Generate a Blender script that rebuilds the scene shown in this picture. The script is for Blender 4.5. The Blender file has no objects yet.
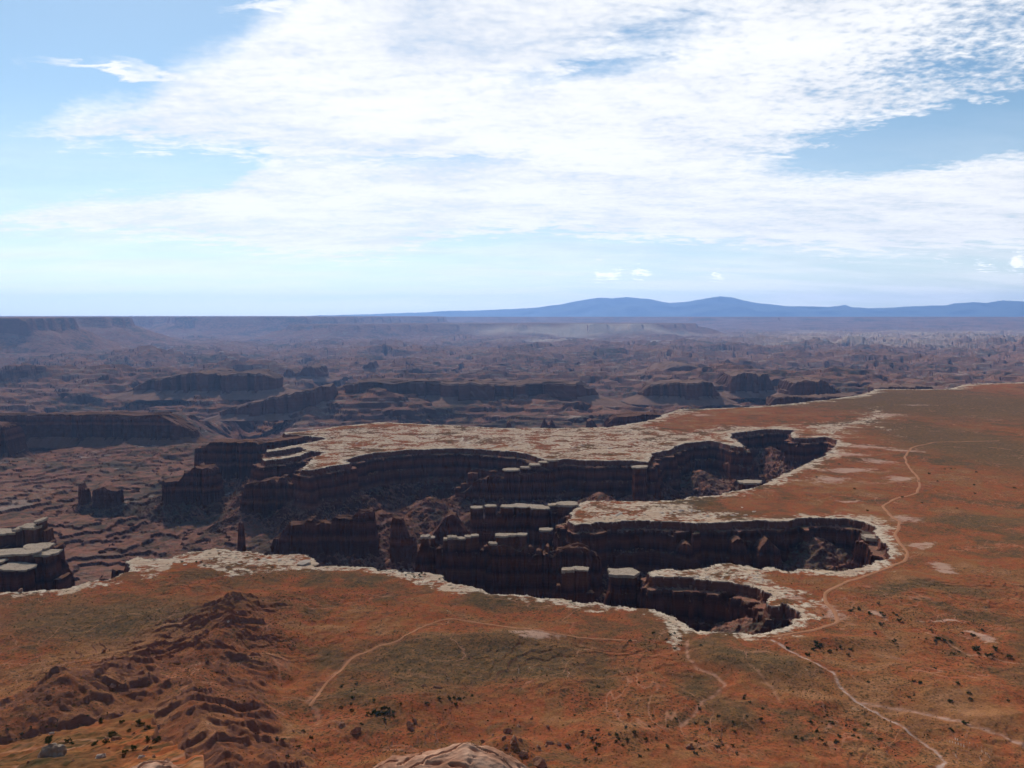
import bpy, bmesh, math, random
import numpy as np
from mathutils import Vector

random.seed(7)
RNG = np.random.default_rng(11)
scene = bpy.context.scene
COL = scene.collection
R = math.radians

# ------------------------------------------------------------------ camera geometry
F = 887.0
PITCH = math.atan((384 - 315) / F)
CH = 400.0
CP, SP = math.cos(PITCH), math.sin(PITCH)

def unproj(px, py, z=0.0):
    """ground point at height z seen from the viewpoint in the given direction"""
    a = (px - 512) / F; b = (384 - py) / F
    dy = CP + b * SP; dz = -SP + b * CP
    s = (z - CH) / dz
    return (a * s, dy * s)

def x_at(px, py, Y):
    a = (px - 512) / F; b = (384 - py) / F
    return a * Y / (CP + b * SP)

def z_at(py, Y):
    b = (384 - py) / F
    return CH + Y * (-SP + b * CP) / (CP + b * SP)

def poly(pts, z=0.0):
    return [unproj(p[0], p[1], z) for p in pts]

# ------------------------------------------------------------------ noise
_perm = RNG.permutation(4096).astype(np.int32)
_ga = (RNG.random(4096) * 2 * np.pi)
_gx = np.cos(_ga).astype(np.float32); _gy = np.sin(_ga).astype(np.float32)

def perlin(x, y, seed=0):
    x = np.asarray(x, np.float64) + seed * 37.17; y = np.asarray(y, np.float64) - seed * 91.7
    xf = np.floor(x); yf = np.floor(y)
    xi = xf.astype(np.int64).astype(np.int32) & 4095; yi = yf.astype(np.int64).astype(np.int32) & 4095
    fx = (x - xf).astype(np.float32); fy = (y - yf).astype(np.float32)
    u = fx * fx * fx * (fx * (fx * 6 - 15) + 10); v = fy * fy * fy * (fy * (fy * 6 - 15) + 10)
    def g(ix, iy, dx, dy):
        h = _perm[(_perm[ix & 4095] + iy) & 4095]
        return _gx[h] * dx + _gy[h] * dy
    a = g(xi, yi, fx, fy); b = g(xi + 1, yi, fx - 1, fy)
    c = g(xi, yi + 1, fx, fy - 1); d = g(xi + 1, yi + 1, fx - 1, fy - 1)
    ab = a + (b - a) * u; cd = c + (d - c) * u
    return (ab + (cd - ab) * v) * 1.5

def fbm(x, y, scale, octs=4, seed=0, gain=0.5):
    s = 0; amp = 1; t = 0; f = 1.0 / scale
    for i in range(octs):
        s = s + amp * perlin(x * f, y * f, seed + i); t += amp
        amp *= gain; f *= 2.03
    return s / t

def ridged(x, y, scale, octs=3, seed=0):
    s = 0; amp = 1; t = 0; f = 1.0 / scale
    for i in range(octs):
        s = s + amp * (1 - np.abs(perlin(x * f, y * f, seed + i)) * 1.8); t += amp
        amp *= 0.5; f *= 2.1
    return s / t

def sstep(a, b, x):
    t = np.clip((x - a) / (b - a), 0, 1)
    return t * t * (3 - 2 * t)

def terrace(t, n, sharp=0.72):
    k = np.floor(t * n); f = t * n - k
    return (k + 0.25 * f + 0.75 * sstep(sharp, 1.0, f)) / n

def sdf(x, y, P):
    """signed distance to polygon: negative inside"""
    x = x.astype(np.float32); y = y.astype(np.float32)
    out = np.empty_like(x)
    P = np.array(P, np.float32); Q = np.roll(P, -1, axis=0)
    CHK = 60000
    for s in range(0, len(x), CHK):
        xx = x[s:s + CHK]; yy = y[s:s + CHK]
        best = np.full(xx.shape, 1e18, np.float32); ins = np.zeros(xx.shape, bool)
        for (ax, ay), (bx, by) in zip(P, Q):
            ex = bx - ax; ey = by - ay
            wx = xx - ax; wy = yy - ay
            t = np.clip((wx * ex + wy * ey) / (ex * ex + ey * ey + 1e-9), 0, 1)
            dx = wx - ex * t; dy = wy - ey * t
            np.minimum(best, dx * dx + dy * dy, out=best)
            if ay != by:
                c = ((ay > yy) != (by > yy)) & (xx < ex * (yy - ay) / ey + ax)
                ins ^= c
        d = np.sqrt(best)
        out[s:s + CHK] = np.where(ins, -d, d)
    return out

def dist_line(x, y, P):
    best = np.full(x.shape, 1e18)
    for (ax, ay), (bx, by) in zip(P[:-1], P[1:]):
        ex = bx - ax; ey = by - ay
        wx = x - ax; wy = y - ay
        t = np.clip((wx * ex + wy * ey) / (ex * ex + ey * ey + 1e-9), 0, 1)
        best = np.minimum(best, (wx - ex * t) ** 2 + (wy - ey * t) ** 2)
    return np.sqrt(best)

# ------------------------------------------------------------------ plan of the place
RIM_NEAR = [(-260,604),(-120,598),(0,592),(20,591),(43,591),(68,588),(86,583),(110,579),(129,571),(128,560),(136,557),(166,559),
    (186,553),(216,548),(249,551),(266,554.5),(299,554.5),(312,557),(319,562),(316,567),(330,567),(346,566),(373,568),(393,571),(407,573),
    (432,573),(451,583),(476,589),(492,595),(512,595),(539,600),(572,602),(606,605),(632,607),(655,611),(672,617),
    (686,626),(706,631),(724,634),(747,635),(771,632),(791,625),(798,618),(796,611),(784,606),(770,607),(762,603),(771,594),
    (764,590),(744,585),(715,581),(697,579),(686,578),(668,577),(652,577),(650,572),(664,569),(680,569),(700,569),(714,566),(726,564),
    (746,566),(759,569),(772,568),(792,571),(812,571),(845,570),(859,568),(879,562),(892,556),(889,551),(882,543),(874,533),
    (874,526),(865,521),(845,518.5),(802,518),(789,521),(759,521),(726,522),(693,523),(660,521),(626,521),(593,523),(575,525),
    (568,520),(572,513),(579,504),(586,501),(626,501),(650,501),(676,500),(693,496),(709,496),(739,490),(759,487),(772,480),(784,474),(792,470),
    (810,462),(822,456.5),(835,447),(837,440),(825,436.6),(808,438.5),(792,438),(790,434),(794,430),(772,429),(750,431),(732,433),(731,438),(742,443),
    (743,447),(729,445),(712,440.6),(686,443),(669,450),(653,453),(652,458),(648,462),(629,460),(600,460.5),(560,459),(548,461),(526,453),(489,450),(456,448),
    (430,449),(406,450),(373,453),(357,456.5),(343,460),(350,463),(333,466),(309,470),(302,469),(310,461),(316,456.5),(326,452),(310,451),(300,456),(264,461),(262,459),
    (290,455),(306,450),(302,447),(267,452),(266,450),(300,444),(318,441),(326,438),(306,436),(284,434),(284,432.5),(305,431),(326,428),(340,426),(380,422),(423,424),(506,428),(572,428),
    (610,427),(655,419),(664,414),(680,409),(720,408),(747,407),(787,404),(831,399),(865,394),(875,389),(949,389),(965,384),(1024,382),(1200,379),(1420,378),(1500,768),(1500,1400),(-600,1400)]
BENCH = poly(RIM_NEAR)
WHITE_A = poly([(296,471),(345,462),(373,455),(400,451),(489,451),(560,461),(650,460),(670,452),(720,442),(735,434),(800,430),(838,440),(812,462),(770,482),(700,498),(690,502),(650,503),(580,504),(700,496),(760,486),
                (800,468),(838,448),(850,436),(860,425),(905,438),(880,425),(895,418),(875,405),(850,420),(790,425),(720,425),(680,432),(655,425),(700,412),(740,407),(680,408),(640,417),(560,427),(423,423),(260,433),(260,462),(310,458)])
WHITE_B = poly([(568,524),(575,502),(626,500),(700,496),(745,489),(775,484),(740,497),(690,505),(735,511),(745,514),(730,522),(660,523),(593,525)])
WHITE_C = poly([(645,578),(650,568),(680,567),(725,562),(748,565),(775,568),(762,572),(772,578),(790,584),(815,590),(830,600),(812,612),(835,618),(800,628),(780,634),(750,638),(800,612),(775,606),(764,590),(744,586),(697,580)])
WHITE_D = poly([(0,594),(60,589),(45,600),(90,592),(150,580),(172,566),(200,562),(210,572),(230,580),(260,574),(290,570),(320,570),(400,577),(440,592),(476,596),(540,606),(620,612),(660,622),(672,650),(684,652),(690,632),(800,640),
                (800,630),(700,628),(672,614),(600,602),(500,592),(451,581),(432,571),(330,564),(320,555),(216,546),(166,556),(128,556),(110,577),(68,586)])
PINK = [  # pale bare patches: px, py, half width px, half height px
    (850,470,40,3),(880,462,30,3),(900,450,25,2),(888,415,26,3),(855,393,18,2),(835,480,30,4),(870,447,30,2.5),(905,520,16,6),(928,546,18,5),(940,566,16,8),(950,572,12,5),
    (875,615,10,8),(945,620,30,5),(838,613,16,10),(985,640,14,8),(790,600,26,10),(850,500,20,2),(540,640,30,6),(845,455,30,3),(900,478,20,3),(864,386,14,2),(700,415,10,1.2),(920,405,30,1.2)]
GREEN = [(935,402,170,20),(975,445,90,35),(760,404,70,4),(120,620,150,26),(470,660,170,30),(760,670,60,20),(980,520,80,8),(930,590,90,6)]
WASHES = [  # px polyline, half width m, strength
    ([(771,641),(794,654),(814,667),(833,676),(841,689),(858,703),(881,714),(915,733),(935,745),(945,758),(940,768),(930,785)], 2.6, 1.0),
    ([(858,703),(898,708),(935,716),(965,726),(1002,736),(1040,750)], 5.0, 0.75),
    ([(687,640),(687,657),(697,669),(713,674),(725,684),(717,694),(702,703),(693,718),(680,728)], 3.0, 0.6),
    ([(750,669),(771,688),(781,704)], 3.0, 0.45),
    ([(400,643),(380,646),(353,656),(340,666),(322,683),(308,700),(320,712),(316,722)], 5.0, 0.45),
    ([(915,629),(949,644),(972,656),(1024,664),(1060,668)], 2.6, 0.6),
    ([(845,671),(858,682),(875,690)], 2.5, 0.4), ([(882,632),(900,645),(930,660)], 3.0, 0.35),
    ([(560,640),(600,650),(650,655),(690,650)], 4.0, 0.3)]
WASHES = [(poly(p), w, s) for p, w, s in WASHES]
ROADS = [
    [(1000,441),(960,441.5),(935,442),(912,447),(905,457),(908,466),(916,474),(920,484),(918,492),(895,499),(883,505.6),(890,516),(900,522.5),(895,536),(902,546),(908,552.6),(905,561),(881,571),(860,578),(841,584.6),(824,593),(826,603),(836,613),(838,623),(814,631.6),(794,634),(771,640)],
    [(308,706),(325,682),(353,656),(380,646),(400,643),(423,626),(443,618),(453,618),(506,626),(556,636),(592,641),(640,642)],
]
PINKW = []
for (px, py, hw, hh) in PINK + GREEN:
    cx, cy = unproj(px, py); ax = abs(unproj(px + hw, py)[0] - cx)
    y0 = unproj(px, py - hh)[1]; y1 = unproj(px, py + hh)[1]
    PINKW.append((cx, cy, ax, (y0 - y1) / 2))
NP_ = len(PINK)
# hills standing on the bench: (px, py, dz guess, rx, ry, height)
HILLS = []
def hill(px, py, h, rx, ry, ang=0):
    x, y = unproj(px, py, h * 0.5); HILLS.append((x, y, rx, ry, h, ang))
hill(430, 700, 12, 70, 55); hill(650, 690, 8, 60, 60); hill(790, 668, 9, 60, 45); hill(560, 690, 6, 50, 40)
hill(720, 655, 8, 34, 50); hill(830, 640, 7, 70, 22); hill(960, 690, 7, 90, 30); hill(740, 715, 9, 40, 40); hill(480, 640, 7, 120, 45)
hill(620, 735, 9, 60, 40); hill(1000, 720, 8, 60, 40); hill(60, 700, 30, 90, 90); hill(510, 745, 14, 30, 30)
RIDGE = [unproj(243, 600, 18), unproj(225, 628, 24), unproj(205, 655, 30), unproj(190, 690, 44), unproj(225, 735, 60)]
RIDGE_H = [17, 24, 24, 30, 40]
RIDGE2 = [unproj(178, 600, 6), unproj(150, 640, 22), unproj(110, 668, 34), unproj(50, 690, 50), unproj(-60, 705, 60)]
RIDGE2_H = [3, 9, 16, 20, 22]

def ridge_h(x, y, P, HH, w, seed):
    best = np.full(x.shape, 1e9); hh = np.zeros(x.shape); side = np.zeros(x.shape)
    for i in range(len(P) - 1):
        (ax, ay), (bx, by) = P[i], P[i + 1]
        ex = bx - ax; ey = by - ay; L2 = ex * ex + ey * ey
        wx = x - ax; wy = y - ay
        t = np.clip((wx * ex + wy * ey) / L2, 0, 1)
        d = np.hypot(wx - ex * t, wy - ey * t)
        m = d < best
        best = np.where(m, d, best); hh = np.where(m, HH[i] + (HH[i + 1] - HH[i]) * t, hh)
    wn = w * (1 + 0.35 * fbm(x, y, 60, 3, seed))
    k = np.clip(1 - best / wn, 0, 1)
    return hh * k ** 1.15, k

def far_poly(pts):
    return [((px - 512) / F * r * 1000, r * 1000) for px, r in pts]
PLATEAUS = [  # polygon, top height, cliff height, talus height, talus run
    (far_poly([(-500,12.5),(-100,13.0),(-20,13.3),(30,13.6),(70,14.6),(62,17),(-500,19)]), 352, 170, 330, 620),
    (far_poly([(60,17),(110,17.4),(131,18.2),(120,23),(-300,24),(-300,19)]), 350, 170, 300, 700),
    (far_poly([(-400,26),(100,26.5),(165,27.5),(180,26),(300,27),(355,28),(362,30),(400,33),(440,33.5),(445,36),(430,60),(-400,60)]), 335, 170, 300, 1000),
    (far_poly([(360,42),(500,43),(620,44),(740,42),(820,43),(1000,41),(1400,38),(1400,60),(340,60)]), 290, 120, 200, 2600),
    (far_poly([(290,23.5),(318,23),(340,22.6),(362,23),(400,24),(430,25),(480,25.5),(520,25),(560,25.5),(640,25),(700,27),(640,30),(420,29),(330,26)]), 150, 90, 180, 500),
]
OUTW = []   # towers' talus cones, filled before the terrain is sampled: (ax, ay, bx, by, z, slope)

def height(x, y, full=False):
    x = np.asarray(x, np.float64); y = np.asarray(y, np.float64)
    shp = x.shape; x = x.ravel(); y = y.ravel()
    r = np.hypot(x, y); n = len(x)
    # ---- distances to the rim
    d = np.where(r < 980, -600.0, 1500.0)
    mid = (r >= 980) & (r < 6800)
    xm = x[mid]; ym = y[mid]
    jq = 6.0
    wx = xm + 9 * fbm(xm, ym, 60, 2, 1) + 5 * np.round(2.2 * perlin(xm / 19, ym / 19, 2)) / 2.2 + 2.5 * perlin(xm / 7, ym / 7, 6)
    wy = ym + 12 * fbm(xm, ym, 60, 2, 3) + 8 * np.round(2.2 * perlin(xm / 23, ym / 23, 4)) / 2.2 + 3.5 * perlin(xm / 8, ym / 8, 7)
    d[mid] = sdf(wx, wy, BENCH)
    # ---- bench
    bn = np.zeros(n); nb = r < 6800
    bn[nb] = 4.0 * fbm(x[nb], y[nb], 260, 3, 10) + 1.6 * fbm(x[nb], y[nb], 45, 4, 13, .6)
    zb = bn * sstep(0, 90, -d) - 0.0
    # low ledges of the white sandstone
    near = r < 1500
    xn, yn, rn = x[near], y[near], r[near]
    add = np.zeros(len(xn))
    for (hx, hy, rx, ry, h, a) in HILLS:
        q = np.hypot((xn - hx) / rx, (yn - hy) / ry)
        add += h * np.exp(-1.6 * q * q)
    gull = ridged(xn, yn, 90, 3, 30)
    tb = fbm(xn, yn, 190, 5, 233, .5) * 1.6 + .5
    add = add + 9.0 * (terrace(tb, 5, .90) - tb) * sstep(20, 120, -d[near]) * sstep(-.2, .2, fbm(xn, yn, 260, 2, 239)) + 2.0 * tb
    r1, k1 = ridge_h(xn, yn, RIDGE, RIDGE_H, 95, 31)
    r2, k2 = ridge_h(xn, yn, RIDGE2, RIDGE2_H, 100, 37)
    rg = np.maximum(r1, r2) + 0.25 * np.minimum(r1, r2)
    rough = sstep(1.5, 12, rg)
    tilt = xn * 0.33 - yn * 0.20
    rg = rg + rough * (4 * fbm(xn, yn, 70, 5, 41, .55) + 5 * (ridged(xn + .4 * yn, yn, 110, 4, 44) - .6))
    vv = (yn - .55 * xn + 26 * fbm(xn, yn, 85, 3, 46) + 7 * fbm(xn, yn, 22, 3, 47)) / 30.0
    fr = vv - np.floor(vv)
    saw = np.where(fr < .10, fr / .10, 1 - (fr - .10) / .90)
    tk = sstep(-.02, .16, fbm(xn * .6 + yn * .3, yn, 60, 4, 48, .6))
    rg = rg + tk * rough * 6.5 * saw
    v2 = (yn - .3 * xn + 9 * fbm(xn, yn, 40, 4, 146)) / 9.0
    fr = v2 - np.floor(v2)
    saw = np.where(fr < .22, fr / .22, 1 - (fr - .22) / .78)
    rg = rg + sstep(.0, .12, fbm(xn, yn, 36, 3, 148)) * rough * 3.2 * saw
    hillm = np.zeros(n); hillm[near] = rough
    # apron rising towards the viewpoint, staying under the lower edge of the view at centre
    azn = np.degrees(np.arctan2(xn, yn))
    ap = np.clip(800 - rn, 0, None)
    apz = 0.10 * ap + 0.00052 * ap ** 2
    apz = apz + sstep(0, 120, ap) * (5 * fbm(xn, yn, 70, 4, 50) + 9 * (ridged(xn, yn, 110, 3, 54) - .6))
    limit = CH - 0.565 * rn - 4
    # near shoulder at lower left
    edge = -22.3 + 0.9 * fbm(xn, yn, 26, 2, 60) + 0.058 * np.clip(232 - rn, 0, None)
    sh = 272 + 0.30 * (302 - rn) + 0.06 * (xn + 120) + 2.6 * fbm(xn, yn, 22, 4, 61) + 1.3 * fbm(xn, yn, 6, 3, 66)
    shm = sstep(0.25, -0.25, azn - edge) * sstep(308 + 7 * fbm(xn, yn, 25, 3, 63), 302, rn)
    add = add + rg + np.where(rn < 800, apz, 0) + ((gull - .6) * 5.0 + 5.0 * (ridged(xn, yn, 210, 3, 33) - .6)) * sstep(20, 220, -d[near])
    washd = np.full(len(xn), 1e9)
    zn = zb[near] + add
    for P, w, s in WASHES:
        dl = dist_line(xn, yn, P)
        zn = zn - 1.4 * np.exp(-(dl / (w * 1.8)) ** 2)
    zn = np.where(rn < 690, np.minimum(zn, np.maximum(limit, -2) + 0 * zn), zn)
    zn = np.where(shm > 0, zn + (np.maximum(sh, zn) - zn) * shm, zn)
    # ledge below the viewpoint
    zn = np.maximum(zn, np.where(rn < 15.0, CH - 9.2, -999.0))
    zn = np.maximum(zn, CH - 9.2 - np.clip(rn - 15.0, 0, None) * 6.0)
    zb[near] = zn
    # ---- canyon side
    zl = np.full(n, -170.0)
    o = d > 0
    xo, yo, do, ro = x[o], y[o], d[o], r[o]
    m = do < 400
    bt = np.zeros(len(xo))
    bt[m] = 30 * np.clip(ridged(xo[m], yo[m], 75, 2, 70) - .35, 0, 1) + 9 * np.clip(ridged(xo[m], yo[m], 24, 2, 72) - .2, 0, 1) + 4 * np.abs(perlin(xo[m] / 8, yo[m] / 8, 75))
    hv = np.zeros(len(xo)); hv[m] = fbm(xo[m], yo[m], 120, 3, 78)
    dw = np.maximum(do - bt * sstep(3, 6, do), np.minimum(do, 4.5))
    capd = np.interp(do, [0, 0.6, 4.5, 6], [0, -9, -15, -17])
    wall = np.interp(dw, [4.5, 9, 11, 21, 23, 27, 110, 200], [-15, -22, -50, -57, -84, -92, -146, -160])
    wallb = np.interp(dw, [4.5, 6, 9.0, 10.5, 14, 16, 90, 200], [-15, -33, -36, -60, -64, -76, -140, -160])
    wk = sstep(-.15, .15, hv); wall = wall * (1 - wk) + wallb * wk
    tal = np.where(m, fbm(xo, yo, 30, 4, 80) * 7 * sstep(12, 50, do), 0)
    # basin floor
    f1 = fbm(xo, yo, 520, 5, 90) * 0.5 + 0.5
    f1 = f1 + 0.10 * (ridged(xo, yo, 130, 3, 95) - .6)
    basin = -160 + 120 * (terrace(f1, 13, .82) - .5) + 5 * terrace(fbm(xo, yo, 110, 4, 97) * 2, 2, .7)
    amp = sstep(3000, 6000, ro)
    fq = fbm(xo, yo, 260, 3, 107, .55) * np.clip(1.15 - ro / 10000, 0, 1)
    f2 = fbm(xo * .6 + 0.2 * yo, yo, 1250, 5, 100, .6) * 1.35 + 0.5 + .13 * fq
    far = -215 + 250 * (.55 * terrace(f2, 7, .86) + .45 * terrace(f2 + .06 * fbm(xo, yo, 420, 3, 117), 19, .72) - .5)
    rd = ridged(xo, yo, 900, 4, 110)
    far = far - 70 * sstep(.80, .93, rd)
    floor = basin * (1 - amp) + far * amp
    flat = sstep(16000, 30000, ro)
    floor = floor * (1 - flat) + (-190 + 0.6 * (far + 200)) * flat
    nd = sstep(16500, 19000, ro) * sstep(34000, 27000, ro) * sstep(0.22, 0.40, xo / np.maximum(yo, 1))
    floor = floor + nd * (170 * np.clip(ridged(xo, yo, 700, 4, 120) - .35, 0, 1) - 20)
    blend = sstep(90, 230, do)
    low = wall * (1 - blend) + floor * blend
    low = np.where(do < 90, wall, low) + tal
    # the side canyon of the river, far left
    RC = [unproj(215, 428, -200), unproj(265, 405, -200), unproj(335, 384, -200), unproj(420, 372, -200)]
    rc = dist_line(xo, yo, RC)
    low = low - 130 * sstep(330, 90, rc + 90 * fbm(xo, yo, 300, 3, 130)) * sstep(100, 400, do)
    RC2 = [unproj(700, 372, -200), unproj(800, 364, -200), unproj(900, 362, -200), unproj(1024, 366, -200), unproj(1200, 372, -200)]
    rc = dist_line(xo, yo, RC2)
    low = low - 110 * sstep(700, 250, rc + 260 * fbm(xo, yo, 900, 3, 134)) * sstep(100, 400, do)
    zz = np.where(do < 4.5, capd, low)
    for (ax, ay, bx, by, zt, sl) in OUTW:
        ex = bx - ax; ey = by - ay
        t = np.clip(((xo - ax) * ex + (yo - ay) * ey) / (ex * ex + ey * ey + 1e-6), 0, 1)
        dd = np.hypot(xo - ax - ex * t, yo - ay - ey * t)
        mm = dd < 260
        if mm.any():
            cone = zt - sl * np.clip(dd[mm] - 4, 0, None) + (7 * fbm(xo[mm], yo[mm], 26, 4, 140) + 10 * (ridged(xo[mm], yo[mm], 34, 3, 143) - .6)) * np.minimum(1, dd[mm] / 16)
            zz[mm] = np.where(do[mm] > 6, np.maximum(zz[mm], cone), zz[mm])
    fr = ro > 9500
    xf, yf = xo[fr], yo[fr]
    zf = zz[fr]
    for P, top, cl, th, run in PLATEAUS:
        dd = sdf(xf + 260 * fbm(xf, yf, 1400, 4, 150), yf + 500 * fbm(xf, yf, 1400, 4, 155), P)
        pr = np.interp(dd, [-1e9, 0, 60, 60 + run, 60 + run * 1.15, 60 + run * 2.4], [top, top, top - cl, top - cl - th * .8, top - cl - th * .95, -250])
        pr = pr + 10 * fbm(xf, yf, 2000, 3, 160) + np.where(dd > 60, 30 * ridged(xf, yf, 700, 3, 165) - 20, 0)
        zf = np.where(dd < 60 + run * 2.4, np.maximum(zf, pr), zf)
    zz[fr] = zf
    zl[o] = zz
    z = np.where(d > 0, zl, zb)
    if not full:
        return z.reshape(shp)
    # ---- paint masks (what the ground is made of)
    white = np.full(n, 0.0); veg = np.zeros(n); wash = np.zeros(n); pale = np.zeros(n)
    mi = (r > 900) & (r < 6800) & (d < 12)
    xm = x[mi]; ym = y[mi]
    jx = xm + 16 * fbm(xm, ym, 60, 4, 170); jy = ym + 40 * fbm(xm, ym, 90, 4, 175)
    w = np.full(len(xm), -9.0)
    for P, k in ((WHITE_A, 60.), (WHITE_B, 30.), (WHITE_C, 16.), (WHITE_D, 9.)):
        w = np.maximum(w, np.clip(-sdf(jx, jy, P) / k, -1, 1))
    e = 1 - (-d[mi]) / ((10 + 0.010 * r[mi]) * (.9 + 1.3 * fbm(xm, ym, 130, 3, 178)).clip(.25, 2))
    white[mi] = np.clip(np.maximum(w * 0.31 + 0.31, e * .45 + .45), 0, 1)
    inn = (d <= 0) & (r > 500) & (r < 6800)
    xm = x[inn]; ym = y[inn]
    wxx = xm + 30 * fbm(xm, ym, 90, 4, 180); wyy = ym + 60 * fbm(xm, ym, 120, 4, 185)
    pk = np.zeros(len(xm)); vg = np.zeros(len(xm))
    for i, (cx, cy, ax, ay) in enumerate(PINKW):
        q = np.exp(-1.2 * (((wxx - cx) / ax) ** 2 + ((wyy - cy) / ay) ** 2))
        if i < NP_: pk = np.maximum(pk, q)
        else: vg = np.maximum(vg, q)
    pale[inn] = pk; veg[inn] = vg
    nr = (d <= 0) & (r < 1500)
    xm = x[nr] + 2.5 * fbm(x[nr], y[nr], 14, 2, 190); ym = y[nr] + 4 * fbm(x[nr], y[nr], 14, 2, 191)
    ws = np.zeros(len(xm))
    for P, wd, s in WASHES:
        ws = np.maximum(ws, s * np.exp(-(dist_line(xm, ym, P) / wd) ** 2))
    wash[nr] = ws
    hill_mask = np.maximum(hillm, 0)
    # far pale fields and the pale pinnacle country
    frm = r > 14000
    xm = x[frm]; ym = y[frm]
    ndm = sstep(16500, 19000, ym) * sstep(36000, 30000, ym) * sstep(0.2, 0.34, xm / ym)
    fld = sstep(19000, 21000, ym) * sstep(30000, 26000, ym) * sstep(-.1, 0, xm / ym) * sstep(.26, .14, xm / ym)
    pale[frm] = np.clip(ndm * .9 * (0.5 + fbm(xm, ym, 1200, 3, 195)) + fld * sstep(-.05, .25, fbm(xm * .35, ym, 1500, 3, 196)), 0, 1)
    low_mask = (d > .3).astype(float)
    return (z.reshape(shp), white.reshape(shp), veg.reshape(shp), wash.reshape(shp), pale.reshape(shp), hill_mask.reshape(shp), low_mask.reshape(shp))

# ------------------------------------------------------------------ object helpers
def link(o, parent=None):
    COL.objects.link(o)
    if parent is not None: o.parent = parent
    return o

def tag(o, label=None, cat=None, group=None, kind=None):
    if label: o['label'] = label
    if cat: o['category'] = cat
    if group: o['group'] = group
    if kind: o['kind'] = kind
    return o

def mesh_np(name, verts, faces, mat, parent=None, smooth=False):
    me = bpy.data.meshes.new(name)
    verts = np.asarray(verts, np.float32); faces = np.asarray(faces, np.int32)
    me.vertices.add(len(verts)); me.vertices.foreach_set('co', verts.ravel())
    k = faces.shape[1]
    me.loops.add(faces.size); me.loops.foreach_set('vertex_index', faces.ravel())
    me.polygons.add(len(faces)); me.polygons.foreach_set('loop_start', np.arange(0, faces.size, k, dtype=np.int32))
    if np.ndim(smooth) == 0: smooth = np.full(len(faces), bool(smooth))
    me.polygons.foreach_set('use_smooth', smooth)
    me.update(calc_edges=True)
    if mat: me.materials.append(mat)
    o = bpy.data.objects.new(name, me)
    return link(o, parent)

def empty(name, loc, label, cat, group=None):
    o = bpy.data.objects.new(name, None); o.location = loc; o.empty_display_size = 5
    return tag(link(o), label, cat, group)

def grid_faces(nr, nc, wrap=False):
    i = np.arange(nr - 1)[:, None]; j = np.arange(nc if wrap else nc - 1)[None, :]
    j2 = (j + 1) % nc
    a = i * nc + j; b = i * nc + j2; c = (i + 1) * nc + j2; e = (i + 1) * nc + j
    return np.stack([a, b, c, e], -1).reshape(-1, 4)

# ------------------------------------------------------------------ materials
class NT:
    def __init__(self, name):
        self.m = bpy.data.materials.new(name); self.m.use_nodes = True
        self.t = self.m.node_tree; self.t.nodes.clear()
    def n(self, typ, **kw):
        nd = self.t.nodes.new(typ)
        for k, v in kw.items(): setattr(nd, k, v)
        return nd
    def l(self, a, b): self.t.links.new(a, b)
    def val(self, s, v):
        if isinstance(v, bpy.types.NodeSocket): self.l(v, s)
        else: s.default_value = v
    def math(self, op, a, b=0.0, c=None, clamp=False):
        nd = self.n('ShaderNodeMath', operation=op, use_clamp=clamp)
        self.val(nd.inputs[0], a); self.val(nd.inputs[1], b)
        if c is not None: self.val(nd.inputs[2], c)
        return nd.outputs[0]
    def ss(self, x, a, b, lo=0.0, hi=1.0):
        nd = self.n('ShaderNodeMapRange', interpolation_type='SMOOTHSTEP')
        self.val(nd.inputs[0], x)
        for i, v in ((1, a), (2, b), (3, lo), (4, hi)): self.val(nd.inputs[i], v)
        return nd.outputs[0]
    def mix(self, f, a, b, blend='MIX'):
        nd = self.n('ShaderNodeMix', data_type='RGBA', blend_type=blend)
        self.val(nd.inputs[0], f)
        for s, v in ((nd.inputs[6], a), (nd.inputs[7], b)):
            if isinstance(v, tuple): s.default_value = (*v, 1)
            else: self.l(v, s)
        return nd.outputs[2]
    def noise(self, vec, scale, detail=4, rough=.55, dist=0.0):
        nd = self.n('ShaderNodeTexNoise'); self.l(vec, nd.inputs['Vector'])
        nd.inputs['Scale'].default_value = scale; nd.inputs['Detail'].default_value = detail
        nd.inputs['Roughness'].default_value = rough; nd.inputs['Distortion'].default_value = dist
        return nd.outputs[0]
    def vor(self, vec, scale, feature='F1', out='Distance'):
        nd = self.n('ShaderNodeTexVoronoi', feature=feature); self.l(vec, nd.inputs['Vector'])
        nd.inputs['Scale'].default_value = scale
        return nd.outputs[out]
    def scalev(self, vec, s):
        nd = self.n('ShaderNodeVectorMath', operation='MULTIPLY'); self.l(vec, nd.inputs[0]); nd.inputs[1].default_value = s
        return nd.outputs[0]
    def attr(self, name):
        return self.n('ShaderNodeAttribute', attribute_name=name).outputs['Fac']
    def ramp(self, f, stops):
        nd = self.n('ShaderNodeValToRGB'); self.l(f, nd.inputs[0])
        e = nd.color_ramp.elements
        while len(e) > 1: e.remove(e[0])
        e[0].position = stops[0][0]; e[0].color = (*stops[0][1], 1)
        for p, c in stops[1:]:
            x = e.new(p); x.color = (*c, 1)
        return nd.outputs[0]
    def finish(self, col, rough=.92, bump=None, bdist=1.0, bstr=1.0):
        b = self.n('ShaderNodeBsdfDiffuse'); self.val(b.inputs['Roughness'], .6)
        if isinstance(col, tuple): b.inputs[0].default_value = (*col, 1)
        else: self.l(col, b.inputs[0])
        if bump is not None:
            bn = self.n('ShaderNodeBump'); bn.inputs['Strength'].default_value = bstr; bn.inputs['Distance'].default_value = bdist
            self.l(bump, bn.inputs['Height']); self.l(bn.outputs[0], b.inputs['Normal'])
        o = self.n('ShaderNodeOutputMaterial'); self.l(b.outputs[0], o.inputs[0])
        return self.m

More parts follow.
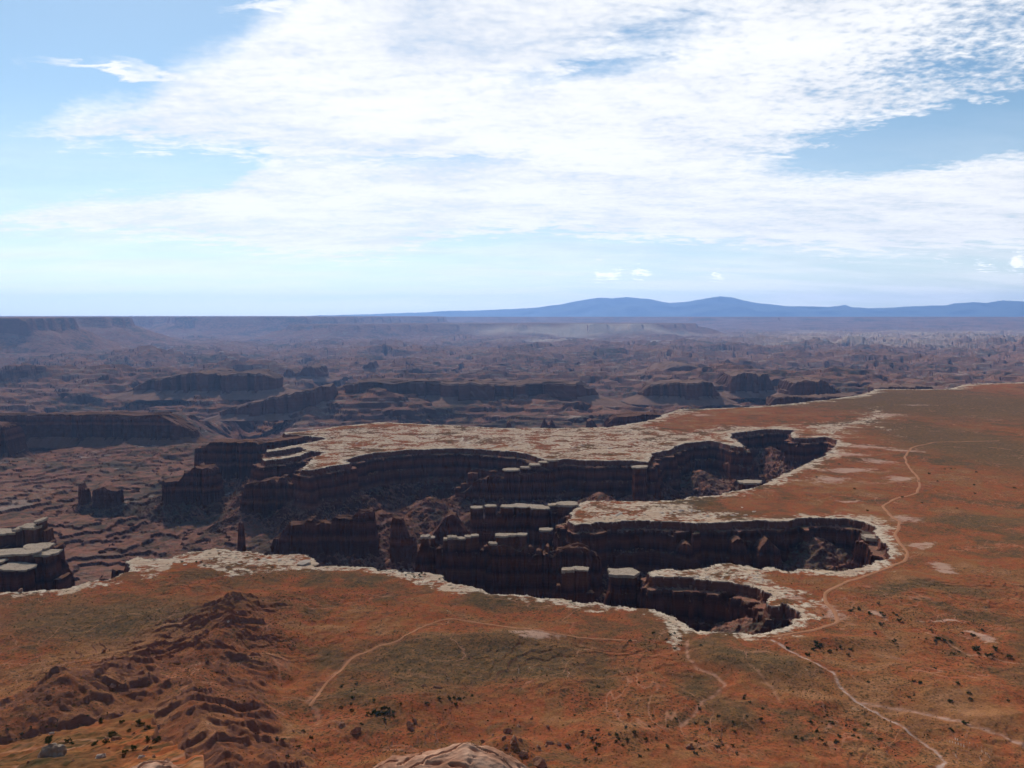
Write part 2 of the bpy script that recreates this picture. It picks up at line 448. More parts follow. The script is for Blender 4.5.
def strata(t, pos, zz):
    """banded red rock by height"""
    wob = t.noise(pos, .012, 3)
    h = t.math('MULTIPLY_ADD', wob, 10.0, zz)
    h = t.math('MULTIPLY_ADD', h, 1 / 200.0, 0.92)      # z -184..16 -> 0..1
    c = t.ramp(h, [(0.0, (.11, .06, .045)), (.30, (.13, .065, .045)), (.46, (.11, .05, .036)), (.50, (.22, .095, .065)), (.56, (.10, .043, .031)),
                   (.66, (.20, .082, .056)), (.70, (.09, .04, .03)), (.78, (.20, .076, .05)), (.84, (.09, .04, .03)), (.90, (.22, .095, .062)), (1.0, (.20, .09, .06))])
    c = t.mix(1.0, c, (.66, .60, .58), 'MULTIPLY')
    thin = t.noise(t.scalev(pos, (.008, .008, .55)), 1.0, 5, .7)
    c = t.mix(1.0, c, t.ramp(thin, [(.3, (.75, .72, .7)), (.7, (1.3, 1.3, 1.3))]), 'MULTIPLY')
    vert = t.noise(t.scalev(pos, (.06, .06, .012)), 1.0, 5, .65, .5)
    c = t.mix(.45, c, t.ramp(vert, [(.35, (.6, .6, .6)), (.6, (1.3, 1.3, 1.3))]), 'MULTIPLY')
    return c

def mat_ground():
    t = NT('desert_ground')
    g = t.n('ShaderNodeNewGeometry'); pos = g.outputs['Position']
    sp = t.n('ShaderNodeSeparateXYZ'); t.l(pos, sp.inputs[0]); zz = sp.outputs[2]
    sn = t.n('ShaderNodeSeparateXYZ'); t.l(g.outputs['True Normal'], sn.inputs[0]); nz = sn.outputs[2]
    white, veg, wash, pale, hilla = (t.attr(k) for k in ('white', 'veg', 'wash', 'pale', 'hill'))
    nA = t.noise(pos, .0035, 5, .6); nB = t.noise(pos, .016, 5, .62, .6); nC = t.noise(pos, .09, 4, .6); nD = t.noise(pos, .45, 3, .6)
    # soil of the bench
    f = t.math('ADD', t.math('MULTIPLY', nA, .55), t.math('MULTIPLY', nB, .45))
    soil = t.ramp(f, [(.38, (.10, .065, .034)), (.45, (.18, .080, .038)), (.50, (.30, .085, .036)), (.55, (.25, .105, .045)), (.64, (.33, .16, .08))])
    soil = t.mix(t.math('MULTIPLY', t.ss(veg, .1, .8), .92), soil, t.mix(nC, (.09, .066, .036), (.18, .10, .05)))
    soil = t.mix(t.ss(nC, .45, .62, 0, .35), soil, (.28, .135, .05))
    v3 = t.vor(pos, .105); nE = t.noise(pos, .0065, 4, .6)
    soil = t.mix(t.math('MULTIPLY', hilla, .5), soil, t.mix(nB, (.13, .056, .032), (.30, .115, .058)))
    # dry tufts
    v1 = t.vor(pos, .24); v2 = t.vor(pos, .55)
    dots = t.math('MAXIMUM', t.ss(v1, .2, .42, 1, 0), t.math('MULTIPLY', t.ss(v2, .2, .4, 1, 0), .7))
    dots = t.math('MAXIMUM', dots, t.ss(v3, .15, .30, 1, 0))
    dots = t.math('MULTIPLY', dots, t.ss(nE, .36, .56, .15, 1.0))
    soil = t.mix(t.math('MULTIPLY', dots, .75), soil, (.045, .042, .022))
    soil = t.mix(1.0, soil, t.ramp(nD, [(.3, (.68, .67, .66)), (.7, (1.16, 1.13, 1.1))]), 'MULTIPLY')
    nG = t.noise(pos, .0052, 4, .5, 1.2); nH = t.noise(pos, .012, 3, .5, 1.0)
    dl = t.math('MAXIMUM', t.ss(t.math('ABSOLUTE', t.math('SUBTRACT', nG, .5)), .0015, .008, 1, 0), t.math('MULTIPLY', t.ss(t.math('ABSOLUTE', t.math('SUBTRACT', nH, .47)), .001, .007, 1, 0), .6))
    soil = t.mix(t.math('MULTIPLY', dl, t.ss(nE, .44, .58, 0, .45)), soil, (.42, .20, .12))
    # pale sandstone
    cr = t.vor(t.scalev(pos, (.035, .06, .05)), 1.0, 'DISTANCE_TO_EDGE'); cr2 = t.vor(t.scalev(pos, (.09, .16, .1)), 1.0, 'DISTANCE_TO_EDGE')
    ws = t.mix(nC, (.40, .29, .20), (.66, .54, .40))
    joint = t.noise(t.scalev(pos, (.018, .05, .05)), 1.0, 5, .6, .8)
    ws = t.mix(t.ss(t.math('ABSOLUTE', t.math('SUBTRACT', joint, .5)), 0, .022, .75, 0), ws, (.20, .12, .08))
    ws = t.mix(t.ss(nB, .50, .62, 0, .6), ws, (.42, .27, .17))
    v4 = t.vor(pos, .055)
    ws = t.mix(t.math('MULTIPLY', t.math('MAXIMUM', t.ss(v3, .12, .26, 1, 0), t.ss(v4, .12, .24, 1, 0)), .75), ws, (.06, .06, .035))
    wn = t.math('ADD', white, t.math('MULTIPLY', t.math('SUBTRACT', t.math('ADD', t.math('MULTIPLY', nB, .62), t.math('MULTIPLY', nC, .38)), .5), 3.4))
    wm = t.ss(wn, .46, .78)
    pm = t.ss(t.math('ADD', pale, t.math('MULTIPLY', t.math('SUBTRACT', t.math('ADD', t.math('MULTIPLY', nB, .5), t.math('MULTIPLY', nC, .5)), .5), 3.0)), .45, .95, 0, .7)
    soil = t.mix(pm, soil, (.46, .29, .21))
    top = t.mix(wm, soil, ws)
    top = t.mix(t.math('MULTIPLY', t.ss(wash, .12, .7, 0, .8), t.ss(nC, .36, .6, .25, 1.0)), top, t.mix(t.ss(wash, .5, .95), (.38, .19, .12), (.44, .32, .26)))
    # steep rock on the hills of the bench
    steep = t.ss(nz, .86, .66)
    hillrock = t.mix(t.noise(t.scalev(pos, (.05, .05, .9)), 1.0, 4, .7), (.10, .045, .03), (.30, .13, .075))
    top = t.mix(steep, top, hillrock)
    # lower country
    nF = t.noise(t.scalev(pos, (.0011, .0011, .004)), 1.0, 7, .6)
    low = t.ramp(t.math('ADD', t.math('MULTIPLY', nF, .5), t.math('MULTIPLY', nB, .5)), [(.36, (.075, .058, .046)), (.45, (.15, .086, .060)), (.51, (.31, .125, .082)), (.57, (.25, .135, .092)), (.68, (.38, .25, .18))])
    low = t.mix(t.ss(nC, .35, .7, 0, .5), low, (.13, .10, .06))
    lowpale = t.ss(t.math('ADD', t.noise(t.scalev(pos, (.004, .004, .05)), 1.0, 5, .65), t.math('MULTIPLY', nC, .2)), .70, .75, 0, .55)
    lowpale = t.math('MULTIPLY', lowpale, t.ss(zz, -120, -140))
    low = t.mix(lowpale, low, (.42, .33, .26))
    low = t.mix(t.math('MULTIPLY', pale, .85), low, (.50, .38, .28))
    low = t.mix(t.math('MULTIPLY', dots, .6), low, (.06, .055, .035))
    wallc = strata(t, pos, zz)
    low = t.mix(t.ss(nz, .80, .55), low, wallc)
    cap = t.mix(nC, (.26, .19, .145), (.42, .33, .26))
    isl = t.math('MULTIPLY', t.ss(t.attr('lowland'), .04, .2), 1.0)
    capm = t.ss(nz, .7, .45)
    col = t.mix(isl, t.mix(t.math('MULTIPLY', capm, t.ss(zz, 1.5, 0.5)), top, cap), low)
    bump = t.math('ADD', t.math('MULTIPLY', nC, 2.2), t.math('ADD', t.math('MULTIPLY', nD, .5), t.math('MULTIPLY', t.math('SUBTRACT', 1.0, v1), .35)))
    bump = t.math('ADD', bump, t.math('MULTIPLY', t.math('MULTIPLY', t.ss(joint, .45, .55), wm), .8))
    return t.finish(col, bump=bump, bdist=1.0, bstr=.8)

def mat_rock(name, pale=False):
    t = NT(name)
    g = t.n('ShaderNodeNewGeometry'); pos = g.outputs['Position']
    sp = t.n('ShaderNodeSeparateXYZ'); t.l(pos, sp.inputs[0])
    sn = t.n('ShaderNodeSeparateXYZ'); t.l(g.outputs['Normal'], sn.inputs[0])
    if pale:
        n = t.noise(pos, .25, 5, .6)
        c = t.mix(n, (.28, .20, .14), (.52, .41, .30))
        c = t.mix(t.ss(t.vor(t.scalev(pos, (.12, .12, .4)), 1.0, 'DISTANCE_TO_EDGE'), 0, .05, .7, 0), c, (.14, .09, .06))
        return t.finish(c, bump=n, bdist=1.2)
    c = strata(t, pos, sp.outputs[2])
    n = t.noise(pos, .12, 5, .6)
    c = t.mix(t.ss(sn.outputs[2], .45, .8, 0, .8), c, t.mix(n, (.17, .09, .055), (.28, .14, .09)))
    return t.finish(c, bump=t.noise(t.scalev(pos, (.35, .35, .12)), 1.0, 5, .65), bdist=2.0)

def mat_far_rock():
    t = NT('mesa_rock')
    g = t.n('ShaderNodeNewGeometry'); pos = g.outputs['Position']
    sn = t.n('ShaderNodeSeparateXYZ'); t.l(g.outputs['True Normal'], sn.inputs[0])
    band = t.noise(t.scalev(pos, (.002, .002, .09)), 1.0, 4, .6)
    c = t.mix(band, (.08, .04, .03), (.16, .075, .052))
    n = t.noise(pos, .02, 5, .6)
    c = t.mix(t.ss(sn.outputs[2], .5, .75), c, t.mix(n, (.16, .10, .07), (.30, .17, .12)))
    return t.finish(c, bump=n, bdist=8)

def mat_boulder(name, a=(.30, .135, .08), b=(.56, .34, .23), sc=1.0):
    t = NT(name)
    tc = t.n('ShaderNodeTexCoord'); pos = tc.outputs['Object']
    n1 = t.noise(pos, 1.1 * sc, 6, .62, .4); n2 = t.noise(pos, 9 * sc, 5, .6); n3 = t.noise(t.scalev(pos, (.7, .7, 5)), sc, 4, .6)
    c = t.mix(t.ss(n1, .35, .65), a, b)
    c = t.mix(t.ss(n3, .5, .7, 0, .35), c, (.56, .40, .30))
    c = t.mix(t.ss(n2, .55, .75, 0, .5), c, (.20, .10, .065))
    pit = t.vor(pos, 5.0 * sc)
    h = t.math('ADD', t.math('MULTIPLY', n2, .25), t.math('ADD', t.math('MULTIPLY', n1, .5), t.math('MULTIPLY', t.ss(pit, .0, .3), .12)))
    return t.finish(c, bump=h, bdist=.12 / sc, bstr=.8)

def mat_simple(name, a, b, sc=1.0):
    t = NT(name)
    tc = t.n('ShaderNodeTexCoord')
    n = t.noise(tc.outputs['Object'], sc, 4)
    return t.finish(t.mix(n, a, b))

M_ground = mat_ground(); M_rock = mat_rock('red_rock'); M_cap = mat_rock('white_cap_rock', True); M_mesa = mat_far_rock()
M_boulder = mat_boulder('foreground_sandstone'); M_slab = mat_boulder('pale_sandstone', (.40, .31, .24), (.60, .49, .38), .12)
M_brown = mat_boulder('brown_ledge_rock', (.20, .095, .055), (.36, .20, .12), .9)
M_grey = mat_boulder('grey_weathered_rock', (.24, .17, .12), (.42, .33, .25), .6)
M_leaf = mat_simple('shrub_leaf', (.035, .05, .022), (.075, .085, .035), 2.0)
M_twig = mat_simple('shrub_wood', (.10, .07, .045), (.16, .11, .07), 3.0)
M_road = mat_simple('road_dirt', (.30, .13, .06), (.42, .20, .11), .05)
M_mount = mat_simple('mountain_forest', (.03, .045, .04), (.12, .12, .10), .0008)

# ------------------------------------------------------------------ towers, fins, mesas
def body(name, sky, Y, zb, depth, mat, parent=None, talus=0.0, run=0.0, nang=220, nlev=26, amp=2.0, colw=7.0, seed=0, loc=(0, 0, 0), yoff=0.0, nexp=5.0, batter=.04, jag=1.0, skew=0.0, lob=None):
    """rock mass whose top edge follows the given skyline; every size is in metres at its own distance Y"""
    X = np.array([x_at(px, py, Y) for px, py in sky]); Z = np.array([z_at(py, Y) for px, py in sky])
    o = np.argsort(X, kind='stable'); X = X[o]; Z = Z[o]
    for i in range(1, len(X)):
        if X[i] <= X[i - 1]: X[i] = X[i - 1] + .01
    cx = (X[0] + X[-1]) / 2; a = (X[-1] - X[0]) / 2; b = depth / 2
    # equal spacing round the outline
    th0 = np.linspace(0, 2 * np.pi, 2000, endpoint=False)
    ox = np.sign(np.cos(th0)) * np.abs(np.cos(th0)) ** (2 / nexp) * a; oy = np.sign(np.sin(th0)) * np.abs(np.sin(th0)) ** (2 / nexp) * b
    seg = np.hypot(np.roll(ox, -1) - ox, np.roll(oy, -1) - oy); cum = np.concatenate([[0], np.cumsum(seg)])
    s = np.linspace(0, cum[-1], nang, endpoint=False)
    ox = np.interp(s, cum, np.append(ox, ox[0])); oy = np.interp(s, cum, np.append(oy, oy[0]))
    nx = ox / max(a, .1) ** 2; ny = oy / max(b, .1) ** 2; nl = np.hypot(nx, ny) + 1e-9; nx /= nl; ny /= nl
    nx = nx * .5 + .5 * np.sign(ox) * (np.abs(ox) > a * .9); ny = ny * .5 + .5 * np.sign(oy) * (np.abs(oy) > b * .9)
    nl = np.hypot(nx, ny) + 1e-9; nx /= nl; ny /= nl
    wxp = cx + ox; wyp = Y + oy
    if lob is None: lob = depth * .22
    bl = np.abs(oy) / b
    oy0 = oy.copy()
    oy = oy + bl * lob * (1.1 * perlin(wxp / (colw * 3.3), np.sign(oy) * 3.7, seed + 61) + .5 * np.round(2 * perlin(wxp / (colw * 1.3), np.sign(oy) * 7.7, seed + 63)))
    oys = oy0 + bl * lob * 1.1 * perlin(wxp / (colw * 3.3), np.sign(oy) * 3.7, seed + 61)
    coln = np.abs(perlin(wxp / colw, wyp / colw, seed)) * 2.4 - .6 + 1.1 * perlin(wxp / (colw * 3.1), wyp / (colw * 3.1), seed + 5)
    def ztop(xx, yy):
        z = np.interp(xx, X, Z)
        return z + jag * .12 * colw * perlin(xx / (colw * .6), yy / (colw * .6), seed + 9)
    rows = []
    zt0 = zb + talus
    Zr = ztop(wxp, wyp)
    lev = []
    if talus > 0:
        for u in np.linspace(0, 1, 7)[:-1]: lev.append(('t', u))
    for u in np.linspace(0, 1, nlev): lev.append(('c', u))
    for kind, u in lev:
        if kind == 't':
            off = run * (1 - u) ** 1.15 + batter * (Zr - zt0); z = zb + np.minimum(talus, Zr - zb - 1) * u
            rg = u
            gl = run * .28 * (1 - u) * perlin(wxp / (run * .45 + 1), wyp / (run * .45 + 1), seed + 21)
            off = off + gl
        else:
            base = np.minimum(zt0, Zr - 1)
            z = base + (Zr - base) * u
            ledge = .55 * amp * perlin(np.full(nang, 3.3) + wxp * .004, z / (6.0 * colw / 7), seed + 31)
            off = batter * (Zr - z) + ledge - amp * .8 * sstep(.86, 1.0, np.full(nang, u)) * .6; rg = 1.0
        d = off + amp * coln * rg + .35 * amp * perlin(wxp / (colw * .4) + z * .02, z / colw, seed + 41)
        tb_ = min(1.0, (1 - u) * 2.5) if kind == 't' else 0.0
        rows.append(np.stack([ox + nx * d, oy + (oys - oy) * tb_ + ny * d, z], -1))
    last = rows[-1]
    for k in (.88, .7, .5, .3, .12, .0):
        q = last.copy(); q[:, 0] *= k; q[:, 1] *= k
        tz = ztop(cx + q[:, 0], Y + q[:, 1]); q[:, 2] = tz + amp * .2 * perlin(q[:, 0] / colw, q[:, 1] / colw, seed + 51)
        if k == 0: q[:, 2] = q[:, 2].mean()
        rows.append(q)
    if skew:
        for q in rows: q[:, 1] += skew * q[:, 0]
    V = np.stack(rows).reshape(-1, 3)
    V[:, 0] += cx - loc[0]; V[:, 1] += Y + yoff - loc[1]; V[:, 2] -= loc[2]
    Fc = grid_faces(len(rows), nang, True)
    return mesh_np(name, V, Fc, mat, parent)

def butte(name, label, cat, sky, base, zb=-155, depth=60, group=None, mat=None, cone=None, Yset=None, **kw):
    """one-piece rock; base = (px, py) where its foot meets the ground at height zb"""
    Y = Yset or unproj(base[0], base[1], zb)[1]
    xs = [x_at(p[0], p[1], Y) for p in sky]; cx = (min(xs) + max(xs)) / 2
    if mat is None: kw['amp'] = kw.get('amp', 2.0) * 1.55
    o = body(name, sky, Y, zb - 25, depth, mat or M_rock, loc=(cx, Y, zb), seed=len(bpy.data.objects) * 3, **kw)
    o.location = (cx, Y, zb)
    if cone:
        OUTW.append((min(xs), Y, max(xs), Y, zb + cone, .62))
    return tag(o, label, cat, group)

def cap_mesh(name, w, dep, th, seed, mat, parent, cx, cy, cz, tilt=0.0):
    na = 36; rows = []
    th_ = np.linspace(0, 2 * np.pi, na, endpoint=False)
    c, s = np.cos(th_), np.sin(th_)
    ox = np.sign(c) * np.abs(c) ** .6; oy = np.sign(s) * np.abs(s) ** .6
    nz = 1 + .13 * perlin(c * 1.7 + seed, s * 1.7, seed) + .06 * perlin(c * 5, s * 5 + seed, seed + 3)
    nz = nz + .07 * np.round(perlin(c * 2.6 + seed * .7, s * 2.6, seed + 5) * 3)
    for zf, k in ((-.5, .0), (-.5, .86), (-.44, 1.0), (-.1, .97), (-.06, .90), (.0, .92), (.04, 1.03), (.46, 1.02), (.5, .99), (.52, .6), (.5, .3), (.5, 0)):
        z = zf * th + ((.20 * th * np.round(2 * perlin(ox * k * 1.6 + seed, oy * k * 1.6, seed + 7)) / 2) if (k and zf > .3) else 0) + tilt * ox * w / 2 * k
        rows.append(np.stack([ox * w / 2 * k * nz, oy * dep / 2 * k * nz, z + np.zeros(na)], -1))
    V = np.stack(rows).reshape(-1, 3) + np.array([cx, cy, cz])
    return mesh_np(name, V, grid_faces(len(rows), na, True), mat, parent)

def jagged(sky, seed):
    q = random.Random(seed); xs = [p[0] for p in sky]; ys = [p[1] for p in sky]; out = [sky[0]]
    x = xs[0] + .5
    while x < xs[-1] - 1.5:
        wd = q.uniform(1.6, 4.5); y = float(np.interp(x + wd / 2, xs, ys)) + q.choice((-3.2, -1.2, 0, .8, 2.2, 3.5))
        out += [(x + .15, y + q.uniform(-.3, .3)), (min(x + wd - .3, xs[-1] - .6), y + q.uniform(-.3, .3))]; x += wd
    return out + [sky[-1]]
def fin(label, cols, ytop_z=-3.0, Yref=None, zb=-150, wall=None, walldepth=26, group=None, name='rock_fin', cat='rock fin', coldepth=16, cone=60, capt=3.6, dj=7):
    """a fin: wall part, columns with pale caps. cols: (px0, px1, py_top[, yoff, capped])"""
    py0 = sum(c[2] for c in cols) / len(cols); px0 = sum((c[0] + c[1]) / 2 for c in cols) / len(cols)
    Y = Yref or unproj(px0, py0, ytop_z)[1]
    cx = x_at(px0, py0, Y)
    root = empty(name, (cx, Y, zb), label, cat, group)
    if wall:
        body('wall', jagged(wall, len(bpy.data.objects)), Y, zb - 20, walldepth, M_rock, root, loc=(cx, Y, zb), amp=3.4, colw=6, jag=.4, seed=len(bpy.data.objects), talus=35, run=30)
        xs = [x_at(p[0], p[1], Y) for p in wall]; OUTW.append((min(xs), Y, max(xs), Y, zb + cone, .6))
    elif cone:
        OUTW.append((x_at(cols[0][0], py0, Y), Y, x_at(cols[-1][1], py0, Y), Y, zb + cone, .6))
    rr = random.Random(len(bpy.data.objects))
    for c in cols:
        a, b, py = c[:3]; yo = c[3] if len(c) > 3 else rr.uniform(-dj, dj); capped = c[4] if len(c) > 4 else True
        Yc = Y + yo
        if not capped:
            body('column', [(a, py + 1), ((a + b) / 2, py), (b, py + .6)], Yc, zb - 20, coldepth, M_rock, root, loc=(cx, Y, zb), amp=1.3, colw=5, nang=90, nlev=26, seed=len(bpy.data.objects), nexp=3.4, batter=.035)
            continue
        zt = z_at(py, Yc); pyb = py + capt * F / Y * .75
        w = x_at(b, py, Yc) - x_at(a, py, Yc); dep = max(coldepth, min(w * .9, 40))
        col = body('column', [(a + .4, pyb + .3), (b - .4, pyb)], Yc, zb - 20, dep, M_rock, root, loc=(cx, Y, zb), amp=1.3, colw=5, nang=90, nlev=28, seed=len(bpy.data.objects), nexp=3.4, batter=.03, jag=.3)
        cap_mesh('cap_rock', w * 1.06, dep * 1.08, capt * rr.uniform(.6, 1.5), len(bpy.data.objects) % 97, M_cap, col, x_at((a + b) / 2, py, Yc) - cx, Yc - Y, zt - capt / 2 - zb, rr.uniform(-.07, .07))
    return root

# --- free standing rocks of the basin
butte('butte', 'long dark jagged butte with notched skyline in the basin, just behind the near rim', 'butte',
      [(272,545),(273,538),(278,537),(285,536),(287,526),(289,523),(300,523),(307,522),(309,518),(315,518),(317,523),(325,521),(333,522),(336,516),(340,517),(346,516),(350,518),(358,517),(359.5,510.5),(363,512),(367,510),(369,514),(370.5,510),(374,510.5),(375.5,524),(378,538),(380,556)],
      (330, 566), depth=34, talus=42, run=34, amp=2.0, cone=38, nang=420)
butte('rock_spire', 'thin lone dark spire rising just behind the pale left rim', 'rock spire', [(238.6,536),(239.3,523),(241,521.5),(243,523),(244.2,534)], (241, 566), zb=-150, depth=13, amp=.7, colw=4, nang=70, cone=14)
butte('rock_spire', 'leaning dark rock blade sloping down to the right, right of the long butte', 'rock spire', [(391,530),(392,518),(395,517),(402,519),(406,527),(409,536),(413,535),(416,538),(418,560)], (404, 572), depth=16, amp=1.2, cone=28, nang=160, talus=20, run=12)
butte('butte', 'isolated dark stepped butte standing left of the plateau tip', 'butte', [(164,482),(165,479),(172,480),(184,479),(187,471),(190,472),(193,469),(198,465),(203,467),(211,466),(216,470),(219,484),(223,500)], (192, 509), zb=-150, depth=55, talus=40, run=30, cone=36, nang=240)
butte('rock_tower', 'narrow dark tower, left one of two small rocks on the red basin floor', 'rock tower', [(80,490),(80.5,484),(83,483),(86,488),(88,489),(90,496),(91,506)], (86, 508), zb=-150, depth=22, talus=22, run=12, cone=18, nang=110, amp=1.2)
butte('butte', 'squat flat-topped dark butte, right one of two small rocks on the red basin floor', 'butte', [(94,496),(95,489),(100,488),(106,486),(113,489),(119,490),(121,490),(122,497),(123.5,506)], (108, 509), zb=-150, depth=40, talus=28, run=16, cone=20, nang=150)
butte('rock_fin', 'long dark broken wall running out from the white plateau tip to the left', 'rock wall', [(242,500),(243,496),(246,496),(247,483),(254,481),(259,484),(263,480),(268,479),(274,478),(281,480),(282,476),(287,476),(289,481),(297,482),(304,477),(309,471),(318,468)], (275, 523), zb=-150, depth=50, talus=45, run=40, cone=45, nang=360)
butte('rock_bluff', 'shadowed cliff spur behind the stepped butte, far left end of the plateau', 'rock wall', [(197,452),(198,447),(205,447),(212,445),(213,441),(225,440.5),(240,441),(255,440),(262,443),(270,441),(290,438),(305,436)], (235, 482), zb=-155, depth=70, talus=45, run=60, cone=45, nang=360)
butte('butte', 'dark rounded rocky hill behind the capped columns, with a ragged top', 'butte', [(432,545),(434,532),(440,524),(446,515),(451,513),(456,514),(460,522),(466,530),(472,541),(478,552)], (452, 556), depth=34, talus=30, run=20, cone=40, nang=200)
fin('fin of dark columns with pale caps below the plateau wall, highest at right', [(455,461,487,0,False),(461,468,483,4,False),(468,478,472.5,0,False),(480,488,478,5,False),(489,497,470.5,0,False),(504,519,469,0,True),(521,531,467,0,True),(529,541,464,3,True),(539,549,461.5,6,True),(547,557,459.5,9,True)],
    Yref=unproj(510, 468, -16)[1], wall=[(455,495),(468,486),(480,480),(500,477),(523,474),(553,468),(558,478)], walldepth=34, zb=-150)
fin('row of flat white-capped columns joined to the tip of the middle plateau tongue', [(471,483,506.5),(485,496,505),(501,514,505.5),(514,531,505),(530,549,506.5),(548,560,504),(558,577,503.5)],
    wall=[(470,532),(471,523),(484,519),(500,516),(530,514),(560,512),(578,514)], walldepth=24, coldepth=22)
fin('cluster of five slender white-capped columns in front of the dark canyon', [(443.5,448,538,6),(448,456.5,536.5,0),(457,465,537.5,2),(465,471,535.5,-2),(471,478.5,534.5,4),(437.5,441.5,547,-4,False),(480,484,549,-5,False),(484.5,488.5,545,4,False)], wall=[(441,580),(443,556),(450,553),(460,556),(478,552),(484,572)], walldepth=20, coldepth=15)
fin('broad white-capped tower beside the near rim, left of the column cluster', [(421,430,536),(429.5,435,536.5,3)], wall=[(415,574),(417,556),(421,548),(435,550),(440,556),(445,572)], walldepth=20)
fin('wide dark fin with three pale caps, right of the column cluster', [(489,497,542.5,0),(496,509,534.5),(508.5,516,534),(516,526.5,533.5),(528,532,546,-5,False),(536,541,549,-8,False),(546,550,545,3,False),(556,559.5,549,-9,False),(566,571,547,5,False),(578,582,551,-6,False)], wall=[(486,570),(488,553),(500,546),(526,547),(528,552),(545,552),(560,550),(585,547),(600,556)], walldepth=30)
butte('rock_mound', 'red sunlit rubble mound under the tip of the middle plateau tongue', 'rock mound', [(528,560),(538,552),(545,548),(552,545),(560,541),(570,537),(582,538),(590,545),(598,556)], None, zb=-120, depth=50, Yset=unproj(560, 524, -8)[1] + 15, talus=40, run=25, nang=220, nexp=2.6)
fin('short pale-capped stump in front of the middle plateau tip', [(540,552,529)], ytop_z=-22, zb=-110, cone=40, coldepth=14)
fin('pair of thick pale-topped pillars close behind the near rim', [(562,574,569,0),(574.5,588,567.5,3),(556,561,584,0,False),(586,594,591,-3,False)], wall=None, coldepth=15, capt=4)
fin('block-shaped pale-topped tower right of the twin pillars', [(609.5,637,571.5,0)], wall=[(606,600),(609,590),(637,590),(645,596)], coldepth=22, capt=5, walldepth=26, name='rock_tower', cat='rock tower')
butte('rock_tower', 'ragged red tower inside the nearest alcove below the rim', 'rock tower', [(679,618),(680,607),(685,605),(690,603),(694,600),(697,600),(699,605),(704,612),(707,622)], None, zb=-110, depth=22, Yset=unproj(692, 598, -36)[1], talus=20, run=14, nang=160)
for sk, lb in (([(672,560),(676,548),(681,541),(685,540),(689,543),(693,552),(699,562)], 'leftmost of three red rubble buttresses below the middle canyon wall'),
               ([(726,556),(730,541),(735,536.5),(739,537),(743,541),(749,556)], 'middle one of three red rubble buttresses below the middle canyon wall'),
               ([(750,566),(755,548),(762,540),(767,538),(771,543),(777,548),(782,566)], 'rightmost of three red rubble buttresses below the middle canyon wall')):
    butte('rock_buttress', lb, 'rock buttress', sk, None, zb=-120, depth=46, Yset=unproj(sk[2][0], 521, 0)[1] - 38, talus=30, run=18, nang=170, nexp=2.4, batter=.22, group='rubble buttresses in the middle canyon')
fin('detached square white-topped block at the right end of the middle canyon', [(864,882,536,0)], wall=None, zb=-60, coldepth=30, capt=7, name='rock_tower', cat='rock tower', cone=None)
fin('low white-topped block standing at the lower edge of the farthest canyon', [(740,760,481,0)], wall=None, zb=-60, coldepth=40, capt=6, name='rock_tower', cat='rock tower', cone=None)
fin('tall pillar between the two alcoves of the farthest canyon', [(731,743,445.5,-12)], wall=None, zb=-110, coldepth=34, capt=5, name='rock_pillar', cat='rock pillar', cone=30)
fin('square-topped pillar against the long far canyon wall', [(633,647,466,-10)], wall=None, zb=-110, coldepth=30, capt=6, name='rock_pillar', cat='rock pillar', cone=30)
for (a, b, yt, lb) in ((592,600,474,'slim brown pillar at the foot of the far canyon wall, left of the square-topped one'), (655,662,470,'slim brown pillar at the foot of the far canyon wall, right of the square-topped one')):
    fin(lb, [(a, b, yt, 0, False)], ytop_z=-40, zb=-120, name='rock_pillar', cat='rock pillar', coldepth=22, cone=20)
fin('cluster of flat white-capped towers behind the rim at the left edge', [(17,24,527.5,30),(24,39,525.5,30),(38,44,519.5,45),(44,49,529,40,False),(48,53,541,30,False),(-30,16,531,40),(26,50,545.5,-25),(-20,38,552,-60),(34,57,552,-50),(-30,3,561,-95),(2,32,566,-105),(55,60,545,20,False),(58,66,576,-60,False)],
    Yref=unproj(25, 543, -3)[1], wall=[(-60,560),(0,552),(40,548),(55,556),(64,575),(69,588)], walldepth=60, coldepth=34, name='tower_cluster', cat='rock towers', cone=30)
for c in (0,):
    pass
for (px, py, zt) in ((770, 602, -14), (758, 600, -34), (815, 522, -30), (838, 545, -60), (770, 432, -50), (560, 478, -90), (600, 470, -60), (700, 450, -60), (430, 470, -70), (380, 480, -75), (470, 480, -80), (893, 553, -40)):
    qx, qy = unproj(px, py); OUTW.append((qx, qy, qx + 1, qy - 10, zt, .52))
# --- mesas of the middle distance
butte('mesa', 'long dark-walled mesa stretched across the middle distance behind the white plateau', 'mesa',
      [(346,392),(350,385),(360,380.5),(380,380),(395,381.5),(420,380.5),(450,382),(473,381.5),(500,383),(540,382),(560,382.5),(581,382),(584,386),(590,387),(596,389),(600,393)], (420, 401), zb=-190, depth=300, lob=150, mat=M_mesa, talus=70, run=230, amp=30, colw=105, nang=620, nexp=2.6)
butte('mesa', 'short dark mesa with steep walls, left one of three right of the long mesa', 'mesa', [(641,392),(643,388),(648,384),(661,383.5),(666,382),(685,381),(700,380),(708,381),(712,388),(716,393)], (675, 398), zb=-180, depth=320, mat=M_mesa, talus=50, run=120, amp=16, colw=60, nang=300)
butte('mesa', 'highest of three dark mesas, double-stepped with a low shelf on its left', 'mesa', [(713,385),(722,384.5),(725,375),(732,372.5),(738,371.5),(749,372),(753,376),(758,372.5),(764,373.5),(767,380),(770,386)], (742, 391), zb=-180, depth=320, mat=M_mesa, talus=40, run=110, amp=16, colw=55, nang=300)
butte('mesa', 'rightmost of three dark mesas, cut by a pale gully', 'mesa', [(785,390),(787,382),(796,378.5),(805,379),(808,381),(812,378.5),(821,380),(827,385),(834,391)], (810, 396), zb=-150, depth=260, mat=M_mesa, talus=40, run=90, amp=14, colw=50, nang=300)
